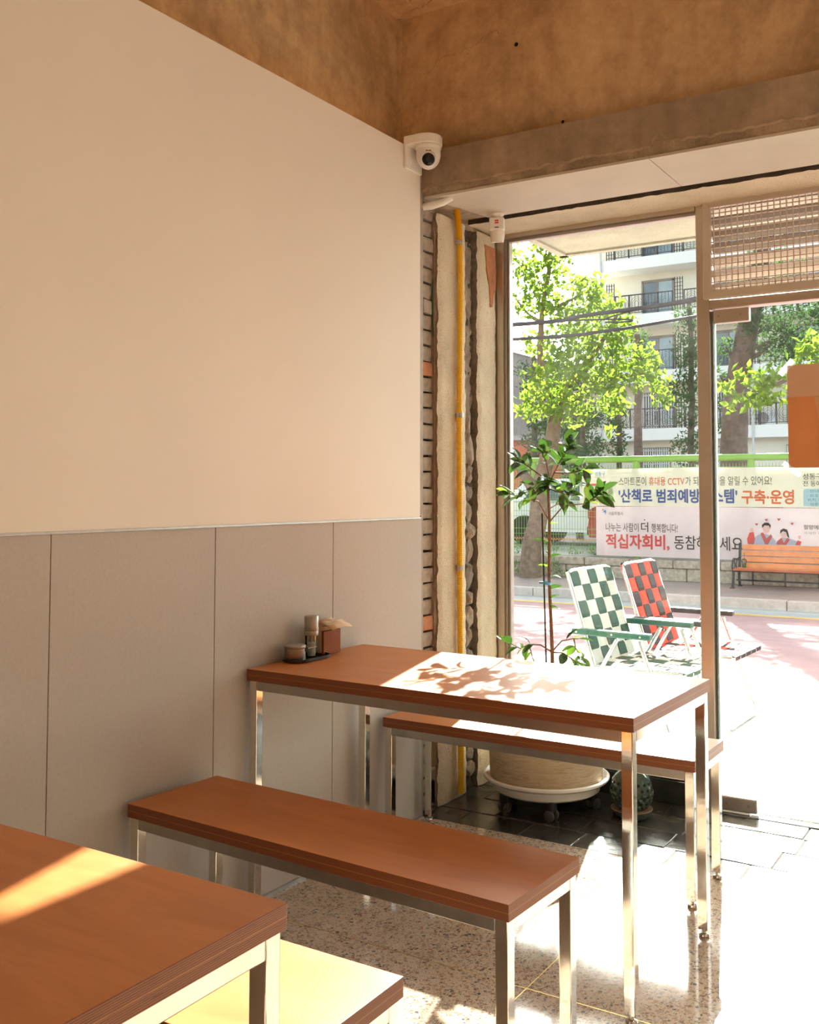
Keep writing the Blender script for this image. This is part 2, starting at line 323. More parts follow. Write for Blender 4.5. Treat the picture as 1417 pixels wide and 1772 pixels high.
# ------------------------------------------------------------------ geometry helpers
class MB:
    def __init__(s): s.v = []; s.f = []; s.mi = []
    def add(s, vs, fs, mi=0):
        o = len(s.v); s.v += [tuple(p) for p in vs]; s.f += [tuple(i + o for i in f) for f in fs]; s.mi += [mi] * len(fs); return s
    def box(s, x0, x1, y0, y1, z0, z1, mi=0):
        return s.add([(x0, y0, z0), (x1, y0, z0), (x1, y1, z0), (x0, y1, z0), (x0, y0, z1), (x1, y0, z1), (x1, y1, z1), (x0, y1, z1)],
                     [(0, 3, 2, 1), (4, 5, 6, 7), (0, 1, 5, 4), (1, 2, 6, 5), (2, 3, 7, 6), (3, 0, 4, 7)], mi)
    def obox(s, M, x0, x1, y0, y1, z0, z1, mi=0):
        b = MB().box(x0, x1, y0, y1, z0, z1); return s.add([tuple(M @ Vector(p)) for p in b.v], b.f, mi)
    def tube(s, pts, r, n=8, mi=0, cap=True):
        P = [Vector(p) for p in pts]; rs = r if isinstance(r, (list, tuple)) else [r] * len(P)
        vs = []; up = None
        for i, p in enumerate(P):
            d = (P[min(i + 1, len(P) - 1)] - P[max(i - 1, 0)]).normalized()
            if up is None: up = d.orthogonal().normalized()
            up = (up - d * up.dot(d)).normalized(); sd_ = d.cross(up)
            for k in range(n):
                a = 2 * math.pi * k / n; vs.append(p + (up * math.cos(a) + sd_ * math.sin(a)) * rs[i])
        fs = [(i * n + k, i * n + (k + 1) % n, (i + 1) * n + (k + 1) % n, (i + 1) * n + k) for i in range(len(P) - 1) for k in range(n)]
        if cap: fs += [tuple(range(n - 1, -1, -1)), tuple((len(P) - 1) * n + k for k in range(n))]
        return s.add(vs, fs, mi)
    def lathe(s, prof, n=32, c=(0, 0, 0), mi=0, M=None):
        vs = []
        for r, z in prof:
            for k in range(n):
                a = 2 * math.pi * k / n; p = Vector((c[0] + r * math.cos(a), c[1] + r * math.sin(a), c[2] + z)); vs.append(M @ p if M else p)
        m = len(prof)
        fs = [(i * n + k, i * n + (k + 1) % n, (i + 1) * n + (k + 1) % n, (i + 1) * n + k) for i in range(m - 1) for k in range(n)]
        if prof[0][0] > 1e-6: fs.append(tuple(range(n - 1, -1, -1)))
        if prof[-1][0] > 1e-6: fs.append(tuple((m - 1) * n + k for k in range(n)))
        return s.add(vs, fs, mi)
    def prism(s, poly, a, b, plane='xz', mi=0):
        # poly in two coordinates, extruded between a and b along the third
        def P(u, v, t): return {'xz': (u, t, v), 'xy': (u, v, t), 'yz': (t, u, v)}[plane]
        n = len(poly); vs = [P(u, v, a) for u, v in poly] + [P(u, v, b) for u, v in poly]
        return s.add(vs, [tuple(range(n)), tuple(range(2 * n - 1, n - 1, -1))] + [(i, i + n, (i + 1) % n + n, (i + 1) % n) for i in range(n)], mi)
def mk(name, mb, mat, parent=None, smooth=False, bevel=0.0, seg=2, world=False, fix=True):
    me = bpy.data.meshes.new(name)
    off = Vector(parent.location) if (world and parent is not None) else Vector((0, 0, 0))
    g = parent
    while world and g is not None and g.parent is not None:
        g = g.parent; off = off + Vector(g.location)
    me.from_pydata([tuple(Vector(p) - off) for p in mb.v], [], mb.f)
    mats = mat if isinstance(mat, (list, tuple)) else [mat]
    for m in mats: me.materials.append(MATS[m])
    if len(mats) > 1: me.polygons.foreach_set('material_index', mb.mi)
    if fix:
        bm = bmesh.new(); bm.from_mesh(me); bmesh.ops.recalc_face_normals(bm, faces=bm.faces); bm.to_mesh(me); bm.free()
    if smooth:
        me.polygons.foreach_set('use_smooth', [True] * len(me.polygons))
        try: me.set_sharp_from_angle(angle=math.radians(40))
        except Exception: pass
    me.update()
    o = bpy.data.objects.new(name, me); C.objects.link(o)
    if parent is not None: o.parent = parent
    if bevel:
        b = o.modifiers.new('bevel', 'BEVEL'); b.width = bevel; b.segments = seg; b.limit_method = 'ANGLE'; b.angle_limit = math.radians(35)
    return o
def inst(src, name, parent, loc=None, M=None):
    o = bpy.data.objects.new(name, src.data); C.objects.link(o); o.parent = parent
    for md in src.modifiers:
        if md.type == 'BEVEL':
            b = o.modifiers.new('bevel', 'BEVEL'); b.width = md.width; b.segments = md.segments; b.limit_method = 'ANGLE'; b.angle_limit = md.angle_limit
    if M is not None: o.matrix_local = M
    elif loc is not None: o.location = loc
    return o
def tag(o, label=None, cat=None, group=None, kind=None):
    if label: o['label'] = label
    if cat: o['category'] = cat
    if group: o['group'] = group
    if kind: o['kind'] = kind
    return o
def root(name, loc=(0, 0, 0), rz=0.0, label=None, cat=None, group=None, kind=None):
    o = bpy.data.objects.new(name, None); C.objects.link(o); o.location = loc; o.rotation_euler = (0, 0, rz); o.empty_display_size = 0.1
    return tag(o, label, cat, group, kind)
def fbm(p, s): return mnoise.fractal(Vector(p) * s, 1.0, 2.0, 4)

# ------------------------------------------------------------------ the setting: floor
X1, YB, ZC = 4.6, -4.2, 3.34
fl = root('floor', (0, 0, 0), kind='structure', label='polished terrazzo floor with brass strips and dark slate by the window')
mk('floor_bed', MB().box(-0.14, X1, YB, 3.76, -0.3, -0.02), 'rubble_grey', fl)
xs = [-0.14] + [0.98 * k for k in range(1, 5)] + [X1]
ys = [YB] + [1.95 - 0.98 * k for k in range(6, -1, -1) if 1.95 - 0.98 * k > YB + 0.1] + [3.0]
for i in range(len(xs) - 1):
    for j in range(len(ys) - 1):
        mk('terrazzo_panel', MB().box(xs[i] + 0.0015, xs[i + 1] - 0.0015, ys[j] + 0.0015, ys[j + 1] - 0.0015, -0.02, 0.0), 'terrazzo', fl)
for x in xs[1:-1]: mk('brass_strip', MB().box(x - 0.0015, x + 0.0015, YB, 3.0, -0.02, 0.0003), 'brass', fl)
for y in ys[1:-1]: mk('brass_strip', MB().box(-0.14, X1, y - 0.0015, y + 0.0015, -0.02, 0.0004), 'brass', fl)
mk('slate_bed', MB().box(-0.14, X1, 3.0, 3.665, -0.0199, -0.0035), 'mortar_dark', fl)
row_y = [3.0, 3.16, 3.34, 3.52, 3.665]
for j in range(4):
    x = -0.14 - R.uniform(0, 0.1)
    while x < X1:
        wd = R.uniform(0.22, 0.42); a, b = max(x, -0.14), min(x + wd, X1)
        if b - a > 0.03:
            jx = [R.uniform(-0.006, 0.006) for _ in range(8)]; h = R.uniform(-0.003, 0.002)
            y0_, y1_ = row_y[j], row_y[j + 1]
            poly = [(a + 0.003, y0_ + 0.003 + jx[0]), ((a + b) / 2, y0_ + 0.003 + jx[1]), (b - 0.003, y0_ + 0.003 + jx[2]), (b - 0.003 + jx[3] * .5, (y0_ + y1_) / 2), (b - 0.003, y1_ - 0.003), ((a + b) / 2, y1_ - 0.003 + jx[5] * .5), (a + 0.003, y1_ - 0.003), (a + 0.003 + jx[6] * .5, (y0_ + y1_) / 2)]
            mk('slate_tile', MB().prism(poly, -0.02, h, 'xy'), 'dark_slate', fl, bevel=0.002, seg=1)
        x += wd
mk('threshold', MB().box(0.0, X1, 3.665, 3.78, -0.02, 0.004), 'dark_stone', fl, bevel=0.003)

# ------------------------------------------------------------------ left wall
wl = root('wall_left', (0, 0, 0), kind='structure', label='left wall, white board over grey panels, concrete beam above')
mk('concrete_beam', MB().box(-0.40, -0.145, YB, 3.05, 2.60, ZC), 'brown_concrete', wl)
mk('backing', MB().box(-0.40, -0.12, YB, 3.76, 0.0, 2.62), 'mortar_dark', wl)
mk('plaster_board', MB().box(-0.145, 0.004, YB, 2.982, 1.204, 2.716), 'white_board', wl, bevel=0.002)
for k in range(12):
    y1_ = 3.0 - 0.6 * k
    if y1_ <= YB + 0.05: break
    mk('wall_panel', MB().box(-0.11, 0.0, max(YB, y1_ - 0.6) + 0.0012, y1_ - 0.0012, 0.004, 1.198), 'grey_board', wl, bevel=0.001, seg=1)
mk('panel_core', MB().box(-0.12, -0.004, YB, 2.99, 0.0, 1.205), 'mortar_dark', wl)
mk('top_trim', MB().box(-0.05, 0.006, YB, 2.985, 1.1985, 1.205), 'galvanised', wl)
mk('floor_trim', MB().box(-0.004, 0.009, YB, 2.995, 0.0, 0.011), 'galvanised', wl)
mk('metal_stud', MB().box(-0.12, -0.004, 3.001, 3.018, 0.0, 2.62), 'stud_metal', wl, bevel=0.002)
mk('stud_lip', MB().box(-0.012, 0.0, 2.984, 3.002, 1.21, 2.62), 'stud_metal', wl)
# exposed brick courses in the gap beside the stud
mb = MB().box(-0.055, 0.055, -0.052, 0.052, -0.0285, 0.0285)
bm = bmesh.new()
me0 = bpy.data.meshes.new('brick'); me0.from_pydata(mb.v, [], mb.f); bm.from_mesh(me0)
bmesh.ops.subdivide_edges(bm, edges=bm.edges, cuts=1, use_grid_fill=True)
brick_src = []
for q in range(4):
    b2 = bm.copy()
    for v in b2.verts:
        nn = mnoise.noise_vector(v.co * 40 + Vector((q * 7, 0, 0))); v.co += nn * 0.0045
    me = bpy.data.meshes.new('brick'); b2.to_mesh(me); b2.free()
    brick_src.append(me)
bm.free()
z = 0.03; k = 0
while z < 2.52:
    mat = 'brick_red' if k in (27, 11) else 'brick_grey'
    me = brick_src[k % 4].copy(); me.materials.append(MATS[mat])
    o = bpy.data.objects.new('brick', me); C.objects.link(o); o.parent = wl
    o.location = (-0.088 + R.uniform(-0.004, 0.008), 3.088 + (0.010 if k % 2 else 0.0) + R.uniform(-0.004, 0.004), z)
    o.rotation_euler = (R.uniform(-.03, .03), R.uniform(-.04, .04), R.uniform(-.06, .06))
    z += 0.0665; k += 1
mk('brick_bed', MB().box(-0.13, -0.05, 3.0, 3.16, 0, 2.62), 'mortar_dark', wl)
# cream stucco piers on the window reveal (rough faces with chipped edges)
def rough_pier(name, y0, y1, z0, z1, x, depth, mat, jag0, jag1, amp, ny, nz, seed, parent, side='rubble'):
    mb = MB(); vs = []; fs = []
    for j in range(nz + 1):
        zz = z0 + (z1 - z0) * j / nz
        ja = jag0 * fbm((seed, zz * 1.0, 1), 7.0) + jag0 * 0.5 * fbm((seed, zz, 5), 30.0)
        jb = jag1 * fbm((seed + 9, zz * 1.0, 1), 6.0) + jag1 * 0.5 * fbm((seed + 9, zz, 5), 28.0)
        for i in range(ny + 1):
            yy = (y0 + ja) + ((y1 + jb) - (y0 + ja)) * i / ny
            edge = min(i, ny - i) / ny; rd = -0.008 * max(0, 1 - edge * 10)
            vs.append((x + amp * fbm((yy + seed, zz, 0), 22.0) + rd, yy, zz))
    n = ny + 1
    fs = [(j * n + i, j * n + i + 1, (j + 1) * n + i + 1, (j + 1) * n + i) for j in range(nz) for i in range(ny)]
    mb.add(vs, fs)
    for i in (0, ny):                                    # side faces
        a = [vs[j * n + i] for j in range(nz + 1)]; mid = [(p[0] - depth * .5, p[1] + (0.004 if i == 0 else -0.004) * fbm(p, 40) * 2, p[2]) for p in a]; b = [(x - depth, p[1], p[2]) for p in a]
        m = nz + 1
        mb.add(a + mid + b, [(j, j + 1, m + j + 1, m + j) for j in range(nz)] + [(m + j, m + j + 1, 2 * m + j + 1, 2 * m + j) for j in range(nz)], 1)
    t = [vs[nz * n + i] for i in range(n)]; mb.add(t + [(x - depth, p[1], p[2]) for p in t], [(i, i + 1, n + i + 1, n + i) for i in range(ny)])
    return mk(name, mb, [mat, side], parent, smooth=True)
rough_pier('stucco_pier', 3.138, 3.378, 0.0, 2.50, 0.0, 0.13, 'cream_stucco', 0.012, 0.010, 0.0035, 20, 220, 3, wl)
rough_pier('stucco_pier', 3.487, 3.668, 0.0, 2.50, 0.0, 0.13, 'cream_stucco', 0.018, 0.0, 0.0035, 18, 220, 14, wl, 'rubble_grey')
rough_pier('pier_core', 3.132, 3.388, 0.0, 2.505, -0.012, 0.12, 'clay_rim', 0.004, 0.01, 0.003, 6, 120, 21, wl)
rough_pier('channel_render', 3.37, 3.50, 0.0, 2.5, -0.038, 0.05, 'mortar_dark', 0.0, 0.0, 0.018, 14, 180, 33, wl)
rough_pier('channel_mortar', 3.40, 3.475, 1.55, 2.44, -0.030, 0.05, 'rubble', 0.014, 0.012, 0.012, 10, 90, 41, wl)
def lump(name, c, r, mat, parent, seed, sq=(1, 1, 1)):
    bm = bmesh.new(); bmesh.ops.create_icosphere(bm, subdivisions=2, radius=1.0)
    for v in bm.verts:
        v.co *= 1 + 0.45 * mnoise.noise(v.co * 1.6 + Vector((seed * 3.1, 0, 0)))
        v.co = Vector((v.co.x * r * sq[0], v.co.y * r * sq[1], v.co.z * r * sq[2]))
    me = bpy.data.meshes.new(name); bm.to_mesh(me); bm.free(); me.materials.append(MATS[mat])
    o = bpy.data.objects.new(name, me); C.objects.link(o); o.location = c; o.parent = parent; return o
z = 0.05; k = 0
while z < 1.56:
    h = R.uniform(0.035, 0.075)
    lump('rubble', (-0.038 + R.uniform(-.008, .006), 3.436 + R.uniform(-.012, .012), z + h), 0.045, ('rubble', 'rubble_grey', 'rubble', 'brick_grey')[k % 4], wl, k, (0.7, 0.9, h / 0.045))
    z += h * R.uniform(1.5, 2.0); k += 1
poly = [(3.545, 2.45), (3.648, 2.45), (3.655, 2.33), (3.650, 2.25), (3.632, 2.235), (3.618, 2.17), (3.598, 2.165), (3.588, 2.26), (3.562, 2.34)]
mk('bare_brick_patch', MB().prism(poly, -0.02, 0.0055, 'yz'), 'brick_red', wl, bevel=0.002, seg=1)
mk('green_wire', MB().tube([(-0.028, 3.135, 2.22), (-0.024, 3.126, 2.14), (-0.024, 3.128, 2.04), (-0.026, 3.134, 1.96)], 0.0028, 6), 'arm_green', wl, True)
# corner block above the reveal and outer wall end
mk('reveal_head', MB().box(-0.40, -0.02, 3.05, 3.76, 2.50, ZC), 'broken_render', wl)
mk('outer_render', MB().box(-3.5, -0.401, 3.3, 3.76, -0.3, 3.6), 'canopy_stucco', wl)
mk('outer_end', MB().box(-0.401, -0.004, 3.672, 3.76, -0.02, 2.55), 'canopy_stucco', wl)
mk('corrugated_hose', MB().tube([(-0.05, 3.02, 2.50), (0.03, 3.03, 2.502), (0.075, 3.045, 2.512), (0.11, 3.06, 2.53)], [0.014, 0.017, 0.015, 0.012], 12), 'white_plastic', wl, True)

cv = mk('added_strip_light', MB().box(-0.125, -0.10, -3.9, 2.85, 2.7165, 2.724), 'added_strip_glow'); tag(cv, 'slim warm strip light lying along the top of the white wall board', 'lamp')  # unseen strip added to give the warm glow on the concrete above
# ------------------------------------------------------------------ front wall head: concrete, lintel, soffit
wf = root('wall_front', (0, 0, 0), kind='structure', label='front wall head, stained concrete over a chipped lintel')
mk('upper_concrete', MB().box(-0.145, X1, 3.045, 3.30, 2.70, ZC), 'brown_concrete', wf)
mk('lintel_core', MB().box(-0.05, X1, 3.016, 3.40, 2.532, 2.722), 'broken_render', wf)
N = 460; top = []; bot = []
for i in range(N + 1):
    x = -0.012 + (X1 + 0.012) * i / N
    zb = 2.574 + 0.009 * fbm((x, 0, 0), 5) + 0.010 * fbm((x, 3, 0), 22)
    if x < 0.03: zb -= 0.02 * (0.03 - x) / 0.04
    if 0.985 < x < 1.055: zb += 0.045 * max(0, 1 - abs(x - 1.012) / 0.04)
    bot.append((x, zb)); top.append((x, 2.7215))
mb = MB(); n1 = N + 1
mb.add([(x, 3.0, zz) for x, zz in top] + [(x, 3.0 + 0.002 * fbm((x, 8, 0), 20), zz) for x, zz in bot] + [(x, 3.018, zz - 0.005) for x, zz in bot] + [(x, 3.045, zz) for x, zz in top],
       [f for i in range(N) for f in ((i, i + 1, n1 + i + 1, n1 + i), (n1 + i, n1 + i + 1, 2 * n1 + i + 1, 2 * n1 + i), (3 * n1 + i, 3 * n1 + i + 1, i + 1, i))])
mk('lintel_render', mb, 'grey_render', wf)
for a, b in ((0.0, 0.972), (0.975, 2.2), (2.203, 3.4), (3.403, X1)):
    l0, l1 = (a + 0.004, a + 0.098) if a == 0.0 else (a, a)
    mk('soffit_board', MB().prism([(l0, 3.012), (b, 3.012), (b, 3.402), (l1, 3.402), ((l0 + l1) / 2 + 0.012, 3.2)] if a == 0 else [(a, 3.012), (b, 3.012), (b, 3.402), (a, 3.402)], 2.528, 2.538, 'xy'), 'soffit_white', wf)
mk('soffit_backing', MB().box(-0.15, X1, 3.02, 3.44, 2.56, 2.72), 'mortar_dark', wf)
NX = 200; mb = MB(); vs = []
for j in range(7):
    for i in range(NX + 1):
        x = -0.1 + (X1 + 0.1) * i / NX; y = 3.428 + 0.26 * j / 6 + (0.006 * fbm((x, 0, 4), 9) if j == 0 else 0)
        vs.append((x, y, 2.517 + 0.003 * fbm((x, y, 0), 26) + (0.003 * fbm((x, 2, 0), 14) if j == 0 else 0)))
n1 = NX + 1
mb.add(vs, [(j * n1 + i, j * n1 + i + 1, (j + 1) * n1 + i + 1, (j + 1) * n1 + i) for j in range(6) for i in range(NX)])
mk('broken_edge_shade', MB().add([vs[i] for i in range(n1)] + [(vs[i][0], vs[i][1] + 0.004, 2.62) for i in range(n1)], [(i, i + 1, n1 + i + 1, n1 + i) for i in range(NX)]), 'mortar_dark', wf)  # broken stucco edge, coloured dark to stand for the shaded gap
mk('stucco_soffit', mb, 'cream_stucco', wf, smooth=True)
mk('head_beam', MB().box(-0.41, X1, 3.45, 3.76, 2.56, 3.6), 'canopy_stucco', wf)
mk('plug_hole', MB().lathe([(0.006, 0), (0.009, 0.004), (0.006, 0.008)], 8, M=Matrix.Translation((0.42, 3.045, 3.10)) @ Matrix.Rotation(math.pi / 2, 4, 'X')), 'hole_black', wf)
mk('plug_hole', MB().lathe([(0.004, 0), (0.007, 0.004), (0.004, 0.008)], 8, M=Matrix.Translation((0.62, 3.045, 2.745)) @ Matrix.Rotation(math.pi / 2, 4, 'X')), 'hole_black', wf)
wr = mk('wall_right', MB().box(X1, X1 + 0.15, YB, 3.76, 0, ZC), 'white_board'); tag(wr, kind='structure')
wb = mk('wall_back', MB().box(-0.40, X1 + 0.15, YB - 0.15, YB, 0, ZC), 'white_board'); tag(wb, kind='structure')
ce = root('ceiling', (0, 0, 0), kind='structure', label='painted concrete ceiling with a stepped border')
mk('ceiling_slab', MB().box(-0.40, X1 + .15, YB - .15, 3.45, ZC + 0.03, ZC + 0.2), 'ceiling_paint', ce)
mk('ceiling_border', MB().box(-0.40, -0.02, YB, 3.3, ZC, ZC + 0.04), 'brown_concrete', ce, bevel=0.004)
mk('ceiling_border', MB().box(-0.02, X1, 2.93, 3.3, ZC, ZC + 0.04), 'brown_concrete', ce, bevel=0.004)
mk('corner_fillet', MB().box(-0.146, -0.128, 3.03, 3.047, 2.72, ZC), 'brown_concrete', wf)

# ------------------------------------------------------------------ shopfront: window, door, louvre
YF0, YF1 = 3.668, 3.745
def frame_window(name, x0, x1, label, left_post=True):
    wn = root(name, (x0, 3.7, 0), kind='structure', label=label)
    def P(nm, mb, mat, **k): return mk(nm, mb, mat, wn, world=True, **k)
    P('frame_post', MB().box(x0, x0 + 0.034, YF0, YF1, 0.0, 2.532), 'frame_metal', bevel=0.002)
    P('frame_rebate', MB().box(x0 + 0.034, x0 + 0.046, YF0 + 0.012, YF1 - 0.01, 0.25, 2.50), 'brushed_steel', bevel=0.002)
    P('glass_bead', MB().box(x0 + 0.046, x0 + 0.056, YF0 + 0.022, YF1 - 0.02, 0.25, 2.50), 'brushed_steel', bevel=0.002)
    P('frame_head', MB().box(x0 + 0.034, x1, YF0, YF1, 2.497, 2.532), 'frame_metal', bevel=0.002)
    P('head_bead', MB().box(x0 + 0.056, x1, YF0 + 0.02, YF1 - 0.02, 2.484, 2.497), 'brushed_steel', bevel=0.002)
    P('sill_block', MB().box(x0 + 0.034, x1, YF0 + 0.004, YF1, 0.004, 0.10), 'dark_stone', bevel=0.003)
    P('sill_block', MB().box(x0 + 0.034, x1, YF0 + 0.010, YF1, 0.104, 0.235), 'dark_stone', bevel=0.003)
    P('sill_rail', MB().box(x0 + 0.034, x1, YF0, YF1, 0.235, 0.262), 'frame_metal', bevel=0.002)
    P('glass_pane', MB().box(x0 + 0.05, x1, 3.700, 3.708, 0.262, 2.49), 'window_glass')
    return wn
frame_window('window_1', 0.0, 0.945, 'large fixed shop window in a brushed metal frame')
frame_window('window_2', 2.02, 3.4, 'second fixed shop window beyond the glass door')
tr = mk('trim_1', MB().box(0.945, 1.0, YF0 + 0.008, YF1 + 0.006, 0.0, 2.532), 'frame_metal', bevel=0.003); tag(tr, kind='structure', label='brushed metal post between window and glass door')
tr = mk('trim_2', MB().box(1.965, 2.02, YF0 + 0.008, YF1 + 0.006, 0.0, 2.532), 'frame_metal', bevel=0.003); tag(tr, kind='structure')
tr = mk('trim_3', MB().box(1.0, 1.965, YF0 + 0.01, YF1, 2.075, 2.112), 'frame_metal', bevel=0.002); tag(tr, kind='structure', label='metal transom over the glass door')
pr = mk('wall_pier', MB().box(3.4, X1, 3.5, 3.76, 0, 2.56), 'cream_stucco'); tag(pr, kind='structure')
dr = root('door_1', (1.003, 3.7, 0), kind='structure', label='frameless glass shop door with metal patch fittings')
def PD(nm, mb, mat, par=None, **k): return mk(nm, mb, mat, par or dr, world=True, **k)
PD('door_glass', MB().box(1.009, 1.955, 3.697, 3.707, 0.012, 2.066), 'window_glass')
PD('glass_edge', MB().box(1.0075, 1.0092, 3.697, 3.707, 0.06, 2.01), 'celadon')
PD('glass_edge_strip', MB().box(1.0005, 1.0125, 3.708, 3.730, 0.012, 2.07), 'edge_grey', bevel=0.002)  # added strip stands in for the oblique glass edge, covering the bright gap
def patch(z0, z1, zc):
    c = [(1.012, z0), (1.158, z0), (1.158, z1), (1.012, z1)]
    pf = PD('patch_fitting', MB().box(1.012, 1.160, 3.684, 3.720, z0, z1), 'frame_metal', bevel=0.006, seg=3)
    for x in (1.036, 1.126):
        PD('screw', MB().lathe([(0.0, 0.0), (0.006, 0.0), (0.007, 0.002)], 10, M=Matrix.Translation((x, 3.683, zc)) @ Matrix.Rotation(-math.pi / 2, 4, 'X')), 'brushed_steel', pf)
patch(2.012, 2.070, 2.042); patch(0.012, 0.070, 0.040)
pv = PD('floor_pivot', MB().box(1.0, 1.13, 3.68, 3.725, 0.0, 0.01), 'brushed_steel', bevel=0.002)
# louvre with insect grille over the door
lv = root('louvre_vent', (1.003, 3.66, 2.112), label='metal louvre with square grid grille above the glass door', cat='vent')
def PL(nm, mb, mat, **k): return mk(nm, mb, mat, lv, world=True, **k)
gx0, gx1, gz0, gz1 = 0.983, 1.962, 2.112, 2.528
for poly in ([(gx0, gz0), (gx1, gz0), (gx1 - .033, gz0 + .033), (gx0 + .033, gz0 + .033)], [(gx0, gz1), (gx1, gz1), (gx1 - .033, gz1 - .033), (gx0 + .033, gz1 - .033)],
             [(gx0, gz0), (gx0 + .033, gz0 + .033), (gx0 + .033, gz1 - .033), (gx0, gz1)], [(gx1, gz0), (gx1 - .033, gz0 + .033), (gx1 - .033, gz1 - .033), (gx1, gz1)]):
    PL('grille_frame', MB().prism(poly, 3.648, 3.672, 'xz'), 'grille_metal', bevel=0.0015, seg=1)
x = gx0 + 0.045
src = None
while x < gx1 - 0.035:
    if src is None: src = PL('grille_bar', MB().box(x - 0.0018, x + 0.0018, 3.655, 3.663, gz0 + 0.03, gz1 - 0.03), 'grille_metal'); x00 = x
    else: inst(src, 'grille_bar', lv, (x - x00, 0, 0))
    x += 0.0245
z = gz0 + 0.045; src = None
while z < gz1 - 0.035:
    if src is None: src = PL('grille_bar', MB().box(gx0 + 0.03, gx1 - 0.03, 3.659, 3.667, z - 0.0018, z + 0.0018), 'grille_metal'); z00 = z
    else: inst(src, 'grille_bar', lv, (0, 0, z - z00))
    z += 0.0242
z = gz0 + 0.05; src = None
while z < gz1 - 0.03:
    if src is None:
        Mb = Matrix.Translation((0, 3.715, z)) @ Matrix.Rotation(math.radians(-38), 4, 'X')
        src = PL('louvre_blade', MB().obox(Mb, 1.003, 1.962, -0.029, 0.029, -0.0012, 0.0012), 'louvre_paint'); z00 = z
    else: inst(src, 'louvre_blade', lv, (0, 0, z - z00))
    z += 0.057
# canopy slab outside
cn = mk('canopy_slab', MB().box(0.105, X1, 3.76, 4.19, 2.514, 2.64), 'canopy_stucco', bevel=0.004); tag(cn, kind='structure', label='stuccoed concrete canopy slab over the shopfront')
mk('drip_lip', MB().box(0.105, X1, 4.15, 4.19, 2.503, 2.516), 'canopy_stucco', cn); mk('drip_lip', MB().box(0.105, 0.145, 3.76, 4.19, 2.503, 2.516), 'canopy_stucco', cn)

# ------------------------------------------------------------------ tables and benches
def ply_slab(L, W, th):
    mb = MB().box(0, L, 0, W, -th, 0)
    mb.mi = [1, 0, 1, 1, 1, 1]; return mb
def furniture(name, loc, rz, L, W, H, label, cat, th=0.036, tube=0.030, inset=0.006):
    t = root(name, (loc[0], loc[1], 0.0), rz, label, cat, 'plywood tables and benches')
    top = mk('tabletop' if cat == 'table' else 'seat', ply_slab(L, W, th), ['birch_ply_face', 'plywood_edge'], t, bevel=0.0015, seg=2)
    top.location = (0, 0, H)
    zt = H - th
    for ix in (0, 1):
        for iy in (0, 1):
            x0 = inset if ix == 0 else L - inset - tube; y0 = inset if iy == 0 else W - inset - tube
            lg = mk('leg', MB().box(0, tube, 0, tube, 0.022, zt), 'polished_steel', t, bevel=0.002); lg.location = (x0, y0, 0)
            ft = mk('foot', MB().lathe([(0.0, 0.0), (0.014, 0.0), (0.016, 0.004), (0.014, 0.010), (0.007, 0.012), (0.007, 0.026)], 16, (tube / 2, tube / 2, 0)), 'polished_steel', lg, smooth=True)
    for iy in (0, 1):
        y0 = inset if iy == 0 else W - inset - tube
        mk('rail', MB().box(inset + tube, L - inset - tube, y0 + 0.0005, y0 + tube - 0.0005, zt - tube, zt), 'brushed_steel', t, bevel=0.002)
    for ix in (0, 1):
        x0 = inset if ix == 0 else L - inset - tube
        mk('rail', MB().box(x0 + 0.0005, x0 + tube - 0.0005, inset + tube, W - inset - tube, zt - tube, zt), 'polished_steel', t, bevel=0.002)
    return t
furniture('dining_table', (0.012, 1.935), -0.0211, 1.286, 0.619, 0.748, 'plywood table with condiments by the wall, half in sunlight', 'table')
furniture('bench', (0.030, 1.4395), -0.0486, 1.1905, 0.330, 0.460, 'shaded plywood bench on the near side of the table with condiments', 'bench')
furniture('bench', (0.0306, 2.6736), -0.003, 1.188, 0.325, 0.460, 'sunlit plywood bench between the far table and the potted plant', 'bench')
furniture('dining_table', (0.012, -0.030), 0.0, 1.272, 0.624, 0.748, 'nearest plywood table, cut off by the lower left corner', 'table')
furniture('bench', (0.012, 0.688), 0.0, 1.188, 0.328, 0.460, 'brightly sunlit plywood bench tucked beside the nearest table', 'bench')

# ------------------------------------------------------------------ condiments
ZT = 0.7485
def stadium(cx, cy, hx, hy, n=12):
    pts = []
    for k in range(n + 1):
        a = math.pi * k / n; pts.append((cx + hx * math.cos(a), cy + (hy - hx) + hx * math.sin(a)))
    for k in range(n + 1):
        a = math.pi + math.pi * k / n; pts.append((cx + hx * math.cos(a), cy - (hy - hx) + hx * math.sin(a)))
    return pts
ty = root('condiment_tray', (0.062, 2.175, ZT), label='small black oval tray under the jar and grinder', cat='tray')
mk('tray_base', MB().prism(stadium(0, 0, 0.044, 0.094), 0.0, 0.004, 'xy'), 'black_tray', ty, bevel=0.001)
o_ = stadium(0, 0, 0.048, 0.098); i_ = stadium(0, 0, 0.044, 0.094); n = len(o_)
mk('rim', MB().add([(x, y, 0.011) for x, y in o_] + [(x, y, 0.011) for x, y in i_] + [(x, y, 0.003) for x, y in i_] + [(x, y, 0.003) for x, y in o_],
   [f for k in range(n) for f in ((k, (k + 1) % n, n + (k + 1) % n, n + k), (n + k, n + (k + 1) % n, 2 * n + (k + 1) % n, 2 * n + k), (3 * n + k, 3 * n + (k + 1) % n, (k + 1) % n, k))]), 'black_tray', ty)
jr = root('sugar_jar', (0.058, 2.118, ZT + 0.004), label='squat steel sugar jar with a lid on the black tray', cat='jar')
mk('body', MB().lathe([(0, 0), (0.033, 0), (0.0345, 0.002), (0.0345, 0.040)], 32), 'dull_steel', jr, smooth=True)
mk('lid', MB().lathe([(0.0355, 0.041), (0.0365, 0.044), (0.036, 0.049), (0.031, 0.053), (0, 0.055)], 32), 'dull_steel', jr, smooth=True)
